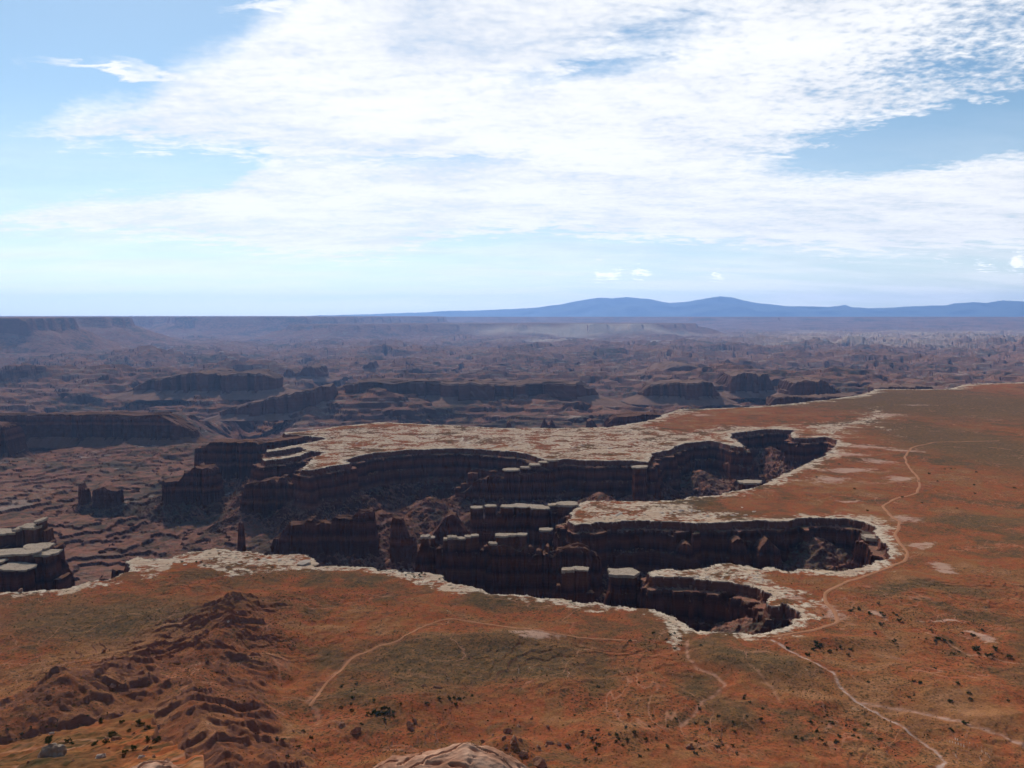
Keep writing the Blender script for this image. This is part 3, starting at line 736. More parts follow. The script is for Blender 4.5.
butte('mesa', 'low dark mesa with a ragged end at the left edge behind the red basin', 'mesa', [(-90,414),(0,414.5),(20,414),(58,414),(80,413.5),(100,414),(123,413),(129,418),(133,417),(139,414.5),(155,414),(166,413),(172,418),(181,421),(190,425),(196,430)], (95, 439), zb=-165, depth=110, lob=28, talus=40, run=70, amp=8, colw=30, nang=520)
butte('rock_bluff', 'dark bluff cut off by the left edge, nearer than the low mesa', 'rock wall', [(-80,424),(-30,423),(0,424),(8,424),(13,428),(15,440),(18,452)], (5, 455), zb=-160, depth=160, talus=40, run=40, amp=6, colw=22, nang=240)
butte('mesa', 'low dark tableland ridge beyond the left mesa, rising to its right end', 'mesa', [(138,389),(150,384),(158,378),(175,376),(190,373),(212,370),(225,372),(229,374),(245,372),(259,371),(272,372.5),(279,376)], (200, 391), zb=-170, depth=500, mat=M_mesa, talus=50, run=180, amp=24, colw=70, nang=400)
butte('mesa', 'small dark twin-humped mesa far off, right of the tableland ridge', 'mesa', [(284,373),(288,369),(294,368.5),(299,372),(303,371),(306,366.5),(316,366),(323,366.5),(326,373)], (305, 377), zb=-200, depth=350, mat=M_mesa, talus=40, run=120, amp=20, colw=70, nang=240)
butte('mesa', 'dark flat rock shelf behind the right part of the white plateau', 'mesa', [(604,428),(607,420),(613,416),(625,414.5),(640,413.5),(656,413.5),(668,415.5),(678,416.5),(680,420)], (640, 428), zb=-110, depth=120, talus=30, run=40, amp=6, colw=24, nang=260)
butte('mesa', 'thin dark cliff strip at the far right edge of the bench', 'mesa', [(871,387),(876,385.8),(900,385.3),(922,385.2),(925,388)], (898, 392), zb=-80, depth=220, mat=M_mesa, talus=20, run=40, amp=8, colw=40, nang=200)
butte('mesa', 'dark ledge dropping from the far edge of the bench, below the three mesas', 'mesa', [(768,404),(771,397),(785,395.5),(800,396.5),(825,396),(845,394),(858,393.5),(862,396)], (812, 405), zb=-90, depth=160, mat=M_mesa, talus=25, run=50, amp=10, colw=40, nang=260)
for i, (a, b, yt, yb, lb) in enumerate(((506,512,421,429,'tiny rocky knob beyond the white plateau, leftmost of three'), (541,556,419,429,'double rocky knob beyond the white plateau, middle one of three'), (586,596,419,429,'triangular rocky knob beyond the white plateau, rightmost of three'))):
    m = (a + b) / 2
    sk = [(a, yb - 2), (a + 1, yt + 2), (m, yt), (b - 1.5, yt + 2), (b, yb - 2)] if i != 1 else [(a, yb - 2), (a + 3, yt), (m - 1, yt + 5), (m + 1, yt + 5), (b - 4, yt + .5), (b, yb - 2)]
    butte('small_butte', lb, 'butte', sk, (m, yb), zb=-150, depth=70, talus=20, run=20, amp=3, colw=16, nang=120)
butte('butte', 'lone small butte on the hazy plain above the long mesa', 'butte', [(364,368),(366,364),(370,363.5),(371.5,361),(374,361.5),(376,366),(378,368)], (371, 369), zb=-200, depth=250, mat=M_mesa, talus=40, run=100, amp=12, colw=60, nang=140)
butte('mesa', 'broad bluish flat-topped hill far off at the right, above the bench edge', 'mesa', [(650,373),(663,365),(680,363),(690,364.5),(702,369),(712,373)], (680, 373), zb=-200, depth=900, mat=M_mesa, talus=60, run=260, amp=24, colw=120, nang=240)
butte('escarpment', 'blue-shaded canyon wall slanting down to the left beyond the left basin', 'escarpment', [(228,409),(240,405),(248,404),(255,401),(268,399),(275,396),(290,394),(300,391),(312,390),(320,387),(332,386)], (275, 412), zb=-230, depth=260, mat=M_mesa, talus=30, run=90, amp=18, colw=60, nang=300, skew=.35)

# ------------------------------------------------------------------ ground sheet
NAZ = 1500
AZ = np.radians(np.linspace(-37.5, 37.5, NAZ))
rs = [7.0, 10, 13, 14.9, 15.6, 18, 25, 40, 70, 110, 150, 180]
r_ = 190.0
while r_ < 86000:
    rs.append(r_)
    if r_ < 320: dr = 1.3
    elif r_ < 560: dr = 4.0
    elif r_ < 1150: dr = 2.1
    elif r_ < 2300: dr = 2.9
    elif r_ < 3600: dr = 2.9 + (r_ - 2300) / 1300 * 7
    elif r_ < 13000: dr = max(9.9, r_ * r_ / (600 * F) * .34)
    else: dr = r_ * r_ / (600 * F) * .5
    if r_ > 13000: dr = min(dr, 130 + (r_ - 13000) * .03)
    r_ += dr
RS = np.array(rs)
RR, AA = np.meshgrid(RS, AZ, indexing='ij')
# keep the lines of equal distance perpendicular to the view
GX = RR * np.tan(AA) * .5 + RR * np.sin(AA) * .5; GY = RR * (.5 + .5 * np.cos(AA))
z, white, veg, wash, pale, hilla, lowa = height(GX, GY, True)
V = np.stack([GX, GY, z], -1).reshape(-1, 3)
faces = grid_faces(len(RS), NAZ)[:, ::-1]
sm = np.repeat(RS[:-1] < 1000, NAZ - 1)
ground = mesh_np('ground', V, faces, M_ground, smooth=sm)
tag(ground, kind='structure')
for nm, arr in (('white', white), ('veg', veg), ('wash', wash), ('pale', pale), ('hill', hilla), ('lowland', lowa)):
    at = ground.data.attributes.new(nm, 'FLOAT', 'POINT'); at.data.foreach_set('value', arr.ravel().astype(np.float32))
del faces, V

# roads: ribbons of packed dirt laid on the bench
def ribbon(name, pts, w, z0=.35):
    P = np.array(poly(pts)); L = np.concatenate([[0], np.cumsum(np.hypot(*np.diff(P, axis=0).T))])
    n = int(L[-1] / 6)
    s = np.linspace(0, L[-1], n)
    k = 25
    x = np.interp(s, L, P[:, 0]); y = np.interp(s, L, P[:, 1])
    ker = np.hanning(9); ker /= ker.sum()
    x = np.convolve(np.pad(x, 4, 'edge'), ker, 'valid'); y = np.convolve(np.pad(y, 4, 'edge'), ker, 'valid')
    x = x + 2.5 * perlin(s / 45, s * 0, 5)
    tx = np.gradient(x); ty = np.gradient(y); l = np.hypot(tx, ty); tx /= l; ty /= l
    cols = np.array([-1, -.5, 0, .5, 1.0])
    ww = w * (1 + .3 * perlin(s / 14, s * 0 + 3, 8))
    X = x[:, None] + ty[:, None] * cols * ww[:, None]; Y = y[:, None] - tx[:, None] * cols * ww[:, None]
    Z = height(X, Y) + z0 - .5 * (np.abs(cols) > .9)
    o = mesh_np(name, np.stack([X, Y, Z], -1).reshape(-1, 3), grid_faces(n, 5), M_road, smooth=True)
    return tag(o, kind='structure')
ribbon('dirt_road', ROADS[0], 2.9, .7)
ribbon('dirt_track', ROADS[1], 1.7, .5)

# mountains on the horizon
SKY = [(-300,318),(0,318),(135,319),(150,317.5),(300,316),(400,313),(450,311),(512,309),(540,307),(560,304.5),(580,300.5),(600,297.5),(612,298),(625,297),(650,299),(672,303),(690,301),(705,298),(720,296.5),(732,297.5),(745,300),(760,303),(785,306),(830,307),(841,305.5),(846,304.5),(852,307),(870,308),(895,307.5),(930,305),(945,305.5),(955,303),(975,302),(985,303),(1000,300.5),(1024,301.5),(1080,303),(1400,308)]
YM = 80000.0
mx = np.linspace((-250 - 512) / F * YM, (1300 - 512) / F * YM, 900)
mz = np.interp(mx, [x_at(p[0], p[1], YM) for p in SKY], [z_at(p[1], YM) for p in SKY])
rows = []
for v in np.linspace(-1, 1, 25):
    k = (1 - abs(v)) ** .9
    yy = YM + v * 7000 + 1500 * perlin(mx / 3000, mx * 0 + v * 3, 3)
    zz = -250 + (mz + 250) * (k if k < 1 else 1) + (300 * ridged(mx, yy, 4000, 4, 7) - 190) * min(1, 6 * k * (1.02 - k) + .12)
    rows.append(np.stack([mx, yy, zz], -1))
mt = mesh_np('mountains', np.stack(rows).reshape(-1, 3), grid_faces(25, 900), M_mount, smooth=True)
tag(mt, kind='structure')

# ------------------------------------------------------------------ boulders
def rock_mesh(name, seed, mat, dims, sub=5, cuts=6, rough=.16, fine=.05, flat=.85, dmin=.55):
    bm = bmesh.new(); bmesh.ops.create_icosphere(bm, subdivisions=sub, radius=1.0)
    P = np.array([v.co[:] for v in bm.verts]); rg = np.random.default_rng(seed)
    for _ in range(cuts):
        n = rg.normal(size=3); n /= np.linalg.norm(n); dcut = rg.uniform(dmin, dmin + .3)
        ex = np.clip(P @ n - dcut, 0, None); P -= np.outer(ex * flat, n)
    def n3(q, s, sd): return (perlin(q[:, 0] * s, q[:, 1] * s + q[:, 2] * .7 * s, sd) + perlin(q[:, 1] * s + 5, q[:, 2] * s, sd + 1) + perlin(q[:, 2] * s, q[:, 0] * s, sd + 2)) / 2
    nr = P / np.linalg.norm(P, axis=1)[:, None]
    P = P + nr * (rough * n3(nr, 1.7, seed) + fine * n3(nr, 5.5, seed + 9))[:, None]
    P = P * np.array(dims)
    for v, c in zip(bm.verts, P): v.co = c
    me = bpy.data.meshes.new(name); bm.to_mesh(me); bm.free()
    me.polygons.foreach_set('use_smooth', [sub > 3] * len(me.polygons)); me.materials.append(mat)
    return me

def sculpted_boulder(name, dims, seed, mat, loc, rotz, outline):
    """big sandstone boulder: rounded mass with long open joints cut into it"""
    na, nl = 320, 150
    th = np.linspace(0, 2 * np.pi, na, endpoint=False); ph = np.linspace(0, np.pi, nl)
    T, Pp = np.meshgrid(th, ph)
    sx = -np.cos(Pp); sy = np.sin(Pp) ** .5 * np.cos(T); sz = np.sin(Pp) ** .5 * np.sin(T)
    X = sx * dims[0]; Y = sy * dims[1]; Z = np.sign(sz) * np.abs(sz) ** .7 * dims[2]
    prof = np.interp(X / dims[0], [o[0] for o in outline], [o[1] for o in outline])
    Z = np.where(Z > 0, Z * prof, Z)
    q = 1.0 / dims[0]
    d = .05 * fbm(X * q * 2 + 3, Y * q * 2 + Z * q, 1.0, 4, seed) * 2
    for (ax, ay, bx, by, w, dp) in JOINTS.get(name + str(seed), []):
        wob = .06 * fbm(X * q * 3, Y * q * 3, 1.0, 3, seed + 4)
        px_, py_ = X / dims[0] + wob, Y / dims[1] + wob
        ex, ey = bx - ax, by - ay
        t = np.clip(((px_ - ax) * ex + (py_ - ay) * ey) / (ex * ex + ey * ey), 0, 1)
        dist = np.hypot(px_ - ax - ex * t, py_ - ay - ey * t)
        Z = Z - dp * dims[2] * np.exp(-(dist / w) ** 2) * (Z > -.2)
        Z = Z + dp * .12 * dims[2] * np.exp(-((dist - 2.2 * w) / (1.5 * w)) ** 2) * (Z > 0)
    k = 1 + d
    V = np.stack([X * k, Y * k, Z * k + .05 * dims[2] * fbm(X * 3, Y * 5, 1.0, 5, seed + 8, .6) - .05 * dims[2] * sstep(.25, .6, fbm(X * 4, Y * 7, 1.0, 2, seed + 12))], -1).reshape(-1, 3)
    o = mesh_np(name, V, grid_faces(nl, na, True), mat, smooth=True)
    o.location = loc; o.rotation_euler = (0, 0, rotz)
    return o
JOINTS = {'boulder3': [(-.75, -.5, .05, .25, .013, .26), (.05, .25, .45, .0, .012, .24), (.45, .0, .75, -.3, .011, .2), (-.2, -.6, .5, -.35, .010, .18), (-.55, -.1, -.35, .45, .010, .16), (-.05, -.3, .15, -.5, .02, .1), (-.9, -.1, -.6, .1, .018, .1)],
          'boulder5': [(-.6, -.5, .5, .5, .03, .2), (.2, -.6, .6, .2, .03, .2)]}
# the big one at the bottom edge, right of centre-left
YB = 13.0
bw = (x_at(545, 765, YB) - x_at(370, 765, YB)) / 2
zc = z_at(747, YB)
b1 = sculpted_boulder('boulder', (bw * 1.18, .85, .95), 3, M_boulder, (x_at(457, 760, YB), YB, zc - 1.02), 0,
                      [(-1, .40), (-.9, .66), (-.78, .80), (-.66, .90), (-.5, .88), (-.3, .90), (-.1, .91), (.04, .97), (.12, 1.0), (.2, .96), (.34, .95), (.44, .90), (.55, .78), (.66, .70), (.8, .52), (1, .30)])
tag(b1, 'large rounded orange sandstone boulder with open cracks, bottom centre foreground', 'boulder')
YB = 13.6
bw = (x_at(168, 765, YB) - x_at(100, 765, YB)) / 2
b2 = sculpted_boulder('boulder', (bw * 1.25, .6, .6), 5, M_boulder, (x_at(140, 760, YB), YB, z_at(757, YB) - .74), .1,
                      [(-1, .4), (-.5, .75), (0, .95), (.3, 1.0), (.7, .85), (1, .5)])
tag(b2, 'smaller smooth salmon sandstone slab at the bottom left edge of the view', 'boulder')
# grey weathered rock on the near shoulder
def ground_hit(px, py):
    a = (px - 512) / F; b = (384 - py) / F
    d = np.array([a, CP + b * SP, -SP + b * CP])
    t = np.concatenate([np.arange(60, 700, 1.5), np.arange(700, 2600, 3)])
    P = t[:, None] * d
    zz = height(P[:, 0], P[:, 1])
    under = np.nonzero(CH + P[:, 2] < zz)[0]
    if len(under) == 0: return None
    k = under[0]
    return float(P[k, 0]), float(P[k, 1]), float(zz[k])

def place(name, me, px, py, s, label, cat, rz=0, sink=.3, group=None, tilt=(0, 0)):
    h = ground_hit(px, py)
    if h is None: return None
    o = bpy.data.objects.new(name, me); o.location = (h[0], h[1], h[2] + (0.5 - sink) * s[2])
    o.scale = s; o.rotation_euler = (tilt[0], tilt[1], rz); link(o)
    return tag(o, label, cat, group)
RM = [rock_mesh('rock_mesh', 20 + i, M_brown, (1, 1, 1), sub=4, cuts=16, rough=.10, fine=.07, flat=1.0, dmin=.38) for i in range(4)]
for m_ in RM: m_.polygons.foreach_set('use_smooth', [False] * len(m_.polygons))
RMW = [rock_mesh('slab_mesh', 40 + i, M_slab, (1, 1, 1), sub=3, cuts=12, flat=1.0, dmin=.42) for i in range(4)]
RMG = rock_mesh('grey_rock_mesh', 60, M_grey, (1, 1, 1), sub=5, rough=.3, fine=.16)
place('rock_outcrop', RMG, 54, 757, (3.0, 2.2, 3.2), 'grey weathered rock hump on the near shoulder, lower left corner', 'rock', .4)
SPEC = [(507,733,(7,4,5),'upper block of the sunlit broken outcrop at lower centre'),(514,745,(8,5,6),'large middle block of the broken outcrop at lower centre, with a dark shadow'),
        (540,764,(11,6,7),'lowest, widest dark block of the outcrop right of the big boulder'),(522,757,(7,5,4),'rubbly block wedged low in the outcrop right of the big boulder'),(548,728,(4,3,3),'single brown block right of the top of the centre outcrop'),
        (355,734,(9,5,5),'flat-topped brown block on the slope left above the big boulder'),(343,727,(6,4,4),'small leaning block above the flat-topped brown block'),(410,729,(6,5,7),'upright reddish rock with a shadow, above the big boulder'),
        (415,722,(4,3,4),'small rock perched on top of the upright reddish rock'),(424,687,(8,3,2.5),'low pale ledge on the crest of the small round hill'),(438,689,(7,3,2.5),'short brown ledge at the right of the small hill crest'),
        (104,652,(7,4,6),'brown crag on the crest line of the left hill, at its top end'),(98,676,(7,4,5),'ragged crag halfway down the crest of the left hill'),(112,688,(8,4,4),'overhanging rock below the crest of the left hill'),
        (228,624,(2.2,2,2),'tiny bright whitish rock on the dark ridge'),(690,748,(6,4,4),'low block on the red slope at lower right of centre'),(20,592,(9,6,4),'brown rock at the left end of the near rim')]
for i, (px, py, s, lb) in enumerate(SPEC):
    me = RM[i % 4] if i != 14 else RMW[0]
    place('rock', me, px, py, s, lb, 'rock', rz=i * 1.3, sink=.35, tilt=(.1 * (i % 3), .08 * (i % 4)))
rr = random.Random(31)
for k in range(26):
    px, py = rr.uniform(0, 200), rr.uniform(722, 764)
    s_ = rr.uniform(.5, 1.5)
    h = ground_hit(px, py)
    if h is None or h[1] > 330: continue
    place('rock', rr.choice(RM + RMW), px, py, (s_, s_ * .8, s_ * .6), 'small loose rock on the near shoulder at the lower left', 'rock', rz=rr.uniform(0, 6), group='loose rocks on the near shoulder')
for k in range(40):
    px, py = rr.gauss(200, 55), rr.gauss(670, 32)
    s_ = rr.uniform(1.0, 3.0)
    if py > 750: continue
    place('rock', rr.choice(RM), px, py, (s_, s_ * .8, s_ * .7), 'brown block scattered on the broken left ridge', 'rock', rz=rr.uniform(0, 6), group='brown blocks scattered on the left ridge')
for k in range(26):
    px, py = rr.gauss(530, 26), rr.gauss(748, 13)
    if py > 764: continue
    s_ = rr.uniform(1.0, 3.2)
    place('rock', rr.choice(RM), px, py, (s_ * 1.4, s_, s_ * .8), 'small brown block around the broken centre outcrop', 'rock', rz=rr.uniform(0, 6), group='small blocks around the centre outcrop')
# pale slabs broken off along the rims
rr = random.Random(5)
rim_zones = [('pale sandstone slab lying on the near left rim', [(140,561),(300,562)], 14, (3, 6)), ('pale sandstone slab on the lip of the near rim at centre', [(400,576),(660,614)], 16, (2, 4)),
             ('pale sandstone slab on top of the middle plateau tongue', [(590,512),(760,512)], 22, (4, 8)), ('pale sandstone slab on the narrow tongue beside the nearest alcove', [(670,572),(765,580)], 14, (3, 5)),
             ('pale slab on the stepped lower edge of the farthest canyon', [(700,494),(835,450)], 18, (5, 9)), ('pale slab on the white plateau above the farthest canyon', [(350,445),(640,450)], 22, (6, 11))]
for lb, (a, b), n, (s0, s1) in rim_zones:
    for k in range(n):
        t = rr.random(); px = a[0] + (b[0] - a[0]) * t; py = a[1] + (b[1] - a[1]) * t + rr.uniform(-4, 4)
        x, y = unproj(px, py)
        zz = float(height(np.array([x]), np.array([y]))[0])
        if zz < -2.5: continue
        s = rr.uniform(s0, s1); o = bpy.data.objects.new('sandstone_block', rr.choice(RMW)); o.location = (x, y, zz + s * .05)
        o.scale = (s, s * rr.uniform(.6, 1), s * rr.uniform(.2, .35)); o.rotation_euler = (0, 0, rr.uniform(0, 6)); link(o)
        tag(o, lb, 'rock', lb + 's')
slab = place('sandstone_block', RMW[1], 305, 564, (17, 12, 5), 'big dark-edged overhanging slab at the notch of the left rim', 'rock', .2)

# ------------------------------------------------------------------ shrubs
def shrub_mesh(seed, kind):
    rg = np.random.default_rng(seed); n = 420
    cl = rg.normal(size=(7, 3)) * np.array([.38, .38, .2]) + np.array([0, 0, .62])
    c = cl[rg.integers(0, 7, n)] + rg.normal(size=(n, 3)) * .17
    c[:, 2] = np.clip(c[:, 2], .08, 1.3)
    a = rg.normal(size=(n, 3)); a /= np.linalg.norm(a, axis=1)[:, None]
    b = np.cross(a, rg.normal(size=(n, 3))); b /= np.linalg.norm(b, axis=1)[:, None]
    s = rg.uniform(.06, .12, n)[:, None]
    V = np.stack([c - a * s - b * s * .6, c + a * s - b * s * .6, c + a * s + b * s * .6, c - a * s + b * s * .6], 1).reshape(-1, 3)
    return V, np.arange(n * 4).reshape(n, 4)
def shrub_proto(seed):
    V, Fc = shrub_mesh(seed, 0)
    cr = mesh_np('crown', V, Fc, M_leaf)
    bm = bmesh.new(); rg = random.Random(seed)
    for k in range(5):
        an = k * 1.26 + rg.random(); tip = Vector((math.cos(an) * .4, math.sin(an) * .4, .75))
        base = Vector((math.cos(an) * .04, math.sin(an) * .04, -.25))
        r0, r1 = .05, .015; ring = []
        for p, rad in ((base, r0), ((base + tip) / 2 + Vector((0, 0, -.05)), .035), (tip, r1)):
            ring.append([bm.verts.new(p + Vector((math.cos(q) * rad, math.sin(q) * rad, 0))) for q in (0, 2.1, 4.2)])
        for a, b in zip(ring[:-1], ring[1:]):
            for j in range(3): bm.faces.new((a[j], a[(j + 1) % 3], b[(j + 1) % 3], b[j]))
    me = bpy.data.meshes.new('stems'); bm.to_mesh(me); bm.free(); me.materials.append(M_twig)
    st = bpy.data.objects.new('stems', me); link(st)
    return cr, st
protos = [shrub_proto(100 + i) for i in range(4)]
first = [True] * 4
zones = [  # label, group, list of px,py,spread px, count, size
    ('dark green desert shrub on the near shoulder at the lower left', [(30,728,50,10),(110,724,60,8),(60,745,60,12),(150,745,40,14)], 30, (1.0, 1.9)),
    ('dark green juniper bush along the slope of the small round hill', [(385,712,26,14),(375,715,14,6),(455,700,30,8)], 34, (1.6, 2.6)),
    ('dark juniper bush scattered over the red slopes right of the centre', [(700,720,110,40),(620,740,70,20),(830,740,90,22)], 76, (1.3, 2.7)),
    ('dark juniper bush beside the washes at the right', [(930,642,60,12),(985,652,40,10),(820,650,50,14),(940,700,70,30),(870,615,40,12)], 70, (1.6, 3.6)),
    ('small dark bush just behind the edge of the near rim', [(660,640,30,9),(240,562,70,8),(420,577,40,3)], 34, (1.4, 2.4)),
    ('dark bush dotted over the far bench above the canyons', [(760,412,110,6),(930,480,90,50)], 40, (2.2, 3.6)),
    ('dark bush on the hummocky ground left of the big boulder', [(300,745,50,16),(360,700,30,18)], 14, (1.6, 2.6)),
]
rr = random.Random(9)
for lb, spots, n, (s0, s1) in zones:
    pts = []
    for k in range(n):
        cx, cy, sx, sy = spots[k % len(spots)]
        pts.append((cx + rr.gauss(0, .5) * sx, cy + rr.gauss(0, .5) * sy))
    for k, (px, py) in enumerate(pts):
        if not (-20 < px < 1044 and py < 764): continue
        h = ground_hit(px, py)
        if h is None or h[2] < -3: continue
        i = rr.randrange(4); s = rr.uniform(s0, s1)
        if h[1] < 340: s *= .62
        root = empty('desert_shrub', (h[0], h[1], h[2]), lb, 'shrub', lb.replace('bush', 'bushes').replace('shrub', 'shrubs'))
        root.rotation_euler.z = rr.uniform(0, 6.2); root.scale = (s, s, s * rr.uniform(.7, 1))
        for src in protos[i]:
            if first[i]: c = src
            else: c = src.copy(); COL.objects.link(c)
            c.parent = root
        first[i] = False

# low scrub: too many small tufts to count, one mesh
N = 60000
rg = np.random.default_rng(77)
rq = np.sqrt(rg.uniform(700.0 ** 2, 1450.0 ** 2, N)); aq = np.radians(rg.uniform(-34, 34, N))
tx_, ty_ = rq * np.sin(aq), rq * np.cos(aq)
tz_, tw_, tv_, tws_, tp_, th_, tl_ = height(tx_, ty_, True)
den = sstep(-.35, .35, fbm(tx_, ty_, 120, 4, 401) + .5 * (tv_ - .2)) * (1 - .8 * tw_) * (tl_ < .5) * (tws_ < .2) * (tz_ < 60)
kp = rg.random(N) < (.12 + .75 * den) * (tl_ < .5)
tx_, ty_, tz_ = tx_[kp], ty_[kp], tz_[kp]; n = len(tx_)
sz = rg.uniform(.25, .62, n) * (1 + .7 * (rg.random(n) < .06))
vs_, fs_ = [], []
for k in range(3):
    an = rg.uniform(0, 2 * np.pi, n); ca, sa = np.cos(an), np.sin(an)
    lean = rg.uniform(-.3, .3, n)
    q = []
    for u, v in ((-1, 0), (1, 0), (.7, 1.0), (-.6, 1.1)):
        q.append(np.stack([tx_ + ca * u * sz - sa * lean * v * sz, ty_ + sa * u * sz + ca * lean * v * sz, tz_ - .1 + v * sz * 1.1], -1))
    vs_.append(np.stack(q, 1))
VV = np.concatenate(vs_).reshape(-1, 3)
M_scrub = mat_simple('scrub_leaf', (.05, .055, .028), (.12, .10, .05), .05)
tag(mesh_np('scrub', VV, np.arange(len(VV)).reshape(-1, 4), M_scrub), 'low grey green scrub dotted over the red bench', kind='stuff')

# ------------------------------------------------------------------ haze
bm = bmesh.new(); bmesh.ops.create_cube(bm, size=1.0)
for v in bm.verts:
    v.co = Vector((v.co.x * 170000, v.co.y * 120000 + 30000, 0)) + Vector((0, 0, -480 if v.co.z < 0 else 2350))
me = bpy.data.meshes.new('haze'); bm.to_mesh(me); bm.free()
hz = bpy.data.objects.new('haze', me); link(hz); tag(hz, kind='stuff')
hm = bpy.data.materials.new('haze_air'); hm.use_nodes = True; nt = hm.node_tree; nt.nodes.clear()
pv = nt.nodes.new('ShaderNodeVolumePrincipled'); pv.inputs['Color'].default_value = (.29, .51, 1.0, 1); pv.inputs['Density'].default_value = 1.2e-5
pv.inputs['Anisotropy'].default_value = .35
out = nt.nodes.new('ShaderNodeOutputMaterial'); nt.links.new(pv.outputs[0], out.inputs['Volume']); me.materials.append(hm)
tag(hz, 'thin blue haze over the canyon country')

# ------------------------------------------------------------------ sun and sky
SUN_EL, SUN_AZ = 40.0, -22.0      # azimuth from +Y, negative towards -X
sd = Vector((math.sin(R(SUN_AZ)) * math.cos(R(SUN_EL)), math.cos(R(SUN_AZ)) * math.cos(R(SUN_EL)), math.sin(R(SUN_EL))))
sl = bpy.data.lights.new('sun', 'SUN'); sl.energy = 5.0; sl.angle = R(.53); sl.color = (1, .95, .88)
so = bpy.data.objects.new('sun', sl); so.rotation_euler = sd.to_track_quat('Z', 'Y').to_euler(); so.location = (0, 0, 3000); link(so)

w = bpy.data.worlds.new('World'); scene.world = w; w.use_nodes = True; nt = w.node_tree; nt.nodes.clear()
class WT(NT):
    def __init__(self, tree): self.t = tree
t = WT(nt)
sky = t.n('ShaderNodeTexSky', sky_type='NISHITA', sun_disc=False)
sky.sun_elevation = R(SUN_EL); sky.sun_rotation = R(SUN_AZ); sky.altitude = 1500; sky.air_density = 1.0; sky.dust_density = 1.2; sky.ozone_density = 1.2
tc = t.n('ShaderNodeTexCoord'); sep = t.n('ShaderNodeSeparateXYZ'); t.l(tc.outputs['Generated'], sep.inputs[0])
dx, dy, dz = sep.outputs
az = t.math('ARCTAN2', dx, dy); el = t.math('ARCSINE', dz)
azn = t.math('ADD', t.math('MULTIPLY', az, 1 / R(80)), .5)
def azel(px, py):
    a = (px - 512) / F; b = (384 - py) / F
    x, y, zz = a, CP + b * SP, -SP + b * CP
    return math.atan2(x, y), math.asin(zz / math.sqrt(x * x + y * y + zz * zz))
def curve(pts):
    c = t.n('ShaderNodeFloatCurve'); t.l(azn, c.inputs['Value'])
    cm = c.mapping; cm.use_clip = False
    P = sorted((azel(*p)[0] / R(80) + .5, azel(*p)[1] / R(60)) for p in pts)
    cu = cm.curves[0]
    cu.points[0].location = (0, P[0][1]); cu.points[1].location = (1, P[-1][1])
    for p in P: q = cu.points.new(*p); q.handle_type = 'AUTO_CLAMPED'
    cm.update()
    return t.math('MULTIPLY', c.outputs[0], R(60))
# warp
iz = t.math('DIVIDE', 1.0, t.math('MAXIMUM', t.math('ADD', dz, .12), .05))
comb = t.n('ShaderNodeCombineXYZ'); t.l(t.math('MULTIPLY', dx, iz), comb.inputs[0]); t.l(t.math('MULTIPLY', dy, iz), comb.inputs[1])
plane = comb.outputs[0]
nb = t.noise(t.scalev(plane, (.65, 1.2, 1)), 2.0, 6, .6, .3)
nf = t.noise(t.scalev(plane, (.7, 1.1, 1)), 9.0, 6, .62, .4)
nr = t.noise(t.scalev(plane, (1.0, 1.0, 1)), 30.0, 3, .55)
elw = t.math('ADD', el, t.math('MULTIPLY', t.math('SUBTRACT', nf, .5), .05))
U1 = curve([(-60,150),(36,133),(60,120),(100,106),(145,97),(165,78),(200,60),(232,45),(262,20),(290,0),(330,-40),(420,-200),(1100,-260)])
L1 = curve([(-60,110),(36,131),(90,143),(150,145),(240,152),(290,175),(320,256),(400,252),(440,240),(512,233),(620,236),(760,246),(900,252),(1100,246)])
U2 = curve([(-60,240),(0,218),(60,204),(150,196),(230,184),(280,150),(400,100),(1100,60)])
L2 = curve([(-60,222),(0,228),(60,231),(150,235),(240,246),(280,254),(340,258),(400,252),(440,240),(512,233),(620,237),(760,247),(900,253),(1100,246)])
def band(u, l, su=.020, sl_=.016):
    return t.math('MINIMUM', t.math('DIVIDE', t.math('SUBTRACT', u, elw), su), t.math('DIVIDE', t.math('SUBTRACT', elw, l), sl_))
m = t.math('MAXIMUM', band(U1, L1), t.math('MULTIPLY_ADD', band(U2, L2, .016, .014), 1.3, .25))
m = t.math('MINIMUM', t.math('MAXIMUM', m, -2.2), 1.05)
m = t.math('SUBTRACT', m, t.ss(t.math('ABSOLUTE', az), R(42), R(60), 0, 3))
def blob(px, py, wx, wy, ang=0.0):
    a0, e0 = azel(px, py)
    u = t.math('SUBTRACT', az, a0); v = t.math('SUBTRACT', elw, e0)
    c, s = math.cos(ang), math.sin(ang)
    uu = t.math('ADD', t.math('MULTIPLY', u, c * F / wx), t.math('MULTIPLY', v, s * F / wx))
    vv = t.math('ADD', t.math('MULTIPLY', u, -s * F / wy), t.math('MULTIPLY', v, c * F / wy))
    q = t.math('ADD', t.math('MULTIPLY', uu, uu), t.math('MULTIPLY', vv, vv))
    return t.math('EXPONENT', t.math('MULTIPLY', q, -1.0))
for a in ((115,71,70,6,-.05), (180,82,60,8,-.2), (275,9,50,6,.12), (600,255,40,3,0)):
    m = t.math('MAXIMUM', m, t.math('MULTIPLY_ADD', blob(*a), 2.6, -1.6))
for a, k in (((950,135,110,20,.10), 3.2), ((1010,118,90,18,.1), 2.6), ((860,155,50,10,.06), 1.6), ((660,35,70,18,.2), 1.0), ((600,70,90,8,.1), 1.1), ((1000,25,70,30,0), 1.0), ((960,70,70,16,0), .9), ((430,160,120,5,.03), .7), ((640,250,90,7,0), .8), ((900,170,80,5,.1), .5),((200,168,60,6,.05),1.2)):
    m = t.math('SUBTRACT', m, t.math('MULTIPLY', blob(*a), k))
rip = blob(940, 60, 190, 70, 0)
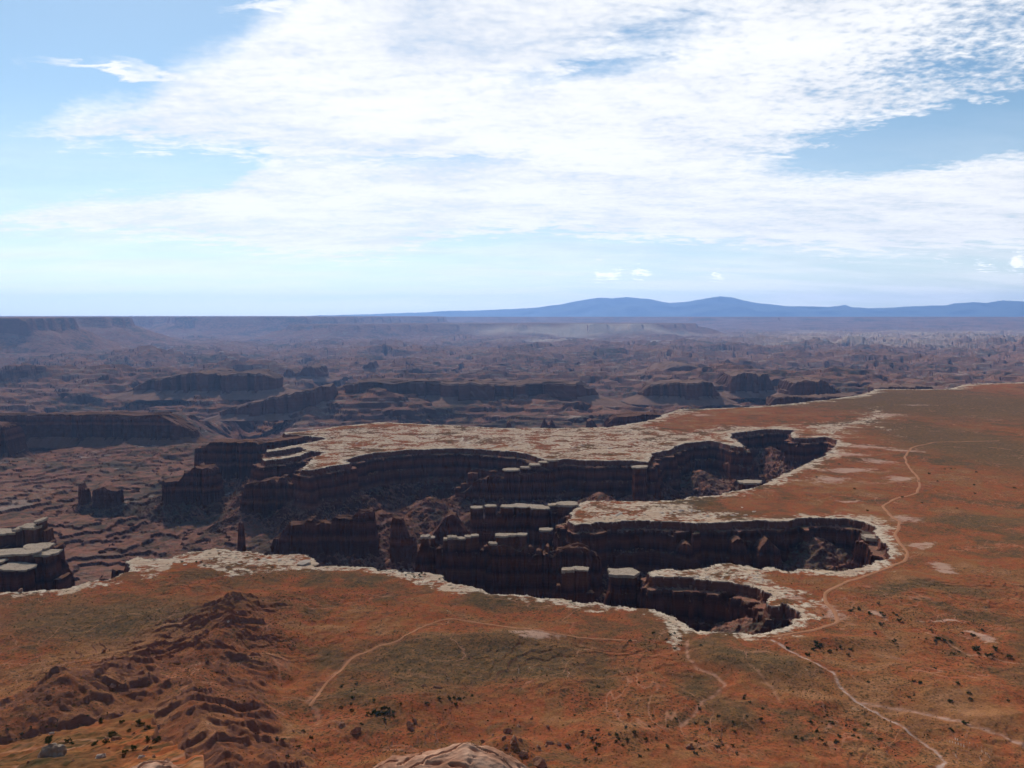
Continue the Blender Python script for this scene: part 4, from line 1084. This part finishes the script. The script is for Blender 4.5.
n_all = t.math('ADD', t.math('MULTIPLY', t.math('SUBTRACT', nb, .5), 2.6), t.math('ADD', t.math('MULTIPLY', t.math('SUBTRACT', nf, .5), 2.3), t.math('MULTIPLY', t.math('SUBTRACT', nr, .5), t.math('MULTIPLY_ADD', rip, 3.0, 1.1))))
dens = t.ss(t.math('ADD', m, n_all), -.9, 1.15)
# thin veil low in the sky and small cumulus puffs
veil = t.math('MULTIPLY', t.ss(el, R(14), R(.5), 0, .80), t.ss(t.noise(t.scalev(plane, (.5, 1.2, 1)), 1.5, 5, .6), .38, .62, .55, 1))
puff = None
for a in ((608,275,20,5.5,0), (640,273,14,4,0), (717,277,11,3,0), (1020,262,12,9,0), (985,267,12,2.5,0)):
    b = blob(*a); puff = b if puff is None else t.math('MAXIMUM', puff, b)
pn = t.noise(tc.outputs['Generated'], 130.0, 4, .6)
puff = t.ss(t.math('ADD', puff, t.math('MULTIPLY', t.math('SUBTRACT', pn, .5), 1.6)), .45, .9, 0, .8)
cov = t.math('MAXIMUM', dens, veil, clamp=True)
cov = t.math('MULTIPLY', cov, t.ss(dz, 0.0, .01))
shade = t.math('ADD', t.math('MULTIPLY', nb, .6), t.math('ADD', t.math('MULTIPLY', nr, .15), t.math('MULTIPLY', nf, .25)))
ccol = t.mix(t.ss(shade, .38, .6), (9.3, 9.5, 9.9), (11.4, 11.4, 11.4))
ccol = t.mix(t.ss(el, R(5), R(.3)), ccol, (14.5, 14.0, 12.6))
skyc = t.mix(1.0, sky.outputs[0], (.92, 1.09, 1.08), 'MULTIPLY')
col = t.mix(t.math('MULTIPLY', cov, .96), skyc, ccol)
col = t.mix(puff, col, (16, 15.5, 15))
bg = t.n('ShaderNodeBackground'); t.l(col, bg.inputs[0]); bg.inputs[1].default_value = .070
wo = t.n('ShaderNodeOutputWorld'); t.l(bg.outputs[0], wo.inputs[0])
w.cycles.sampling_method = 'MANUAL'; w.cycles.sample_map_resolution = 1024

# ------------------------------------------------------------------ camera and view
cd = bpy.data.cameras.new('camera'); co = bpy.data.objects.new('camera', cd); link(co)
cd.sensor_width = 36; cd.lens = 36 * F / 1024; cd.clip_start = .1; cd.clip_end = 400000
co.location = (0, 0, CH); co.rotation_euler = (math.pi / 2 - PITCH, 0, 0)
scene.camera = co
vs = scene.view_settings; vs.view_transform = 'Standard'; vs.look = 'None'; vs.exposure = 0.45; vs.gamma = 1; vs.use_curve_mapping = False
cy = scene.cycles
cy.use_denoising = True; cy.use_adaptive_sampling = True; cy.adaptive_threshold = 0.04; cy.max_bounces = 3; cy.diffuse_bounces = 1; cy.volume_bounces = 0
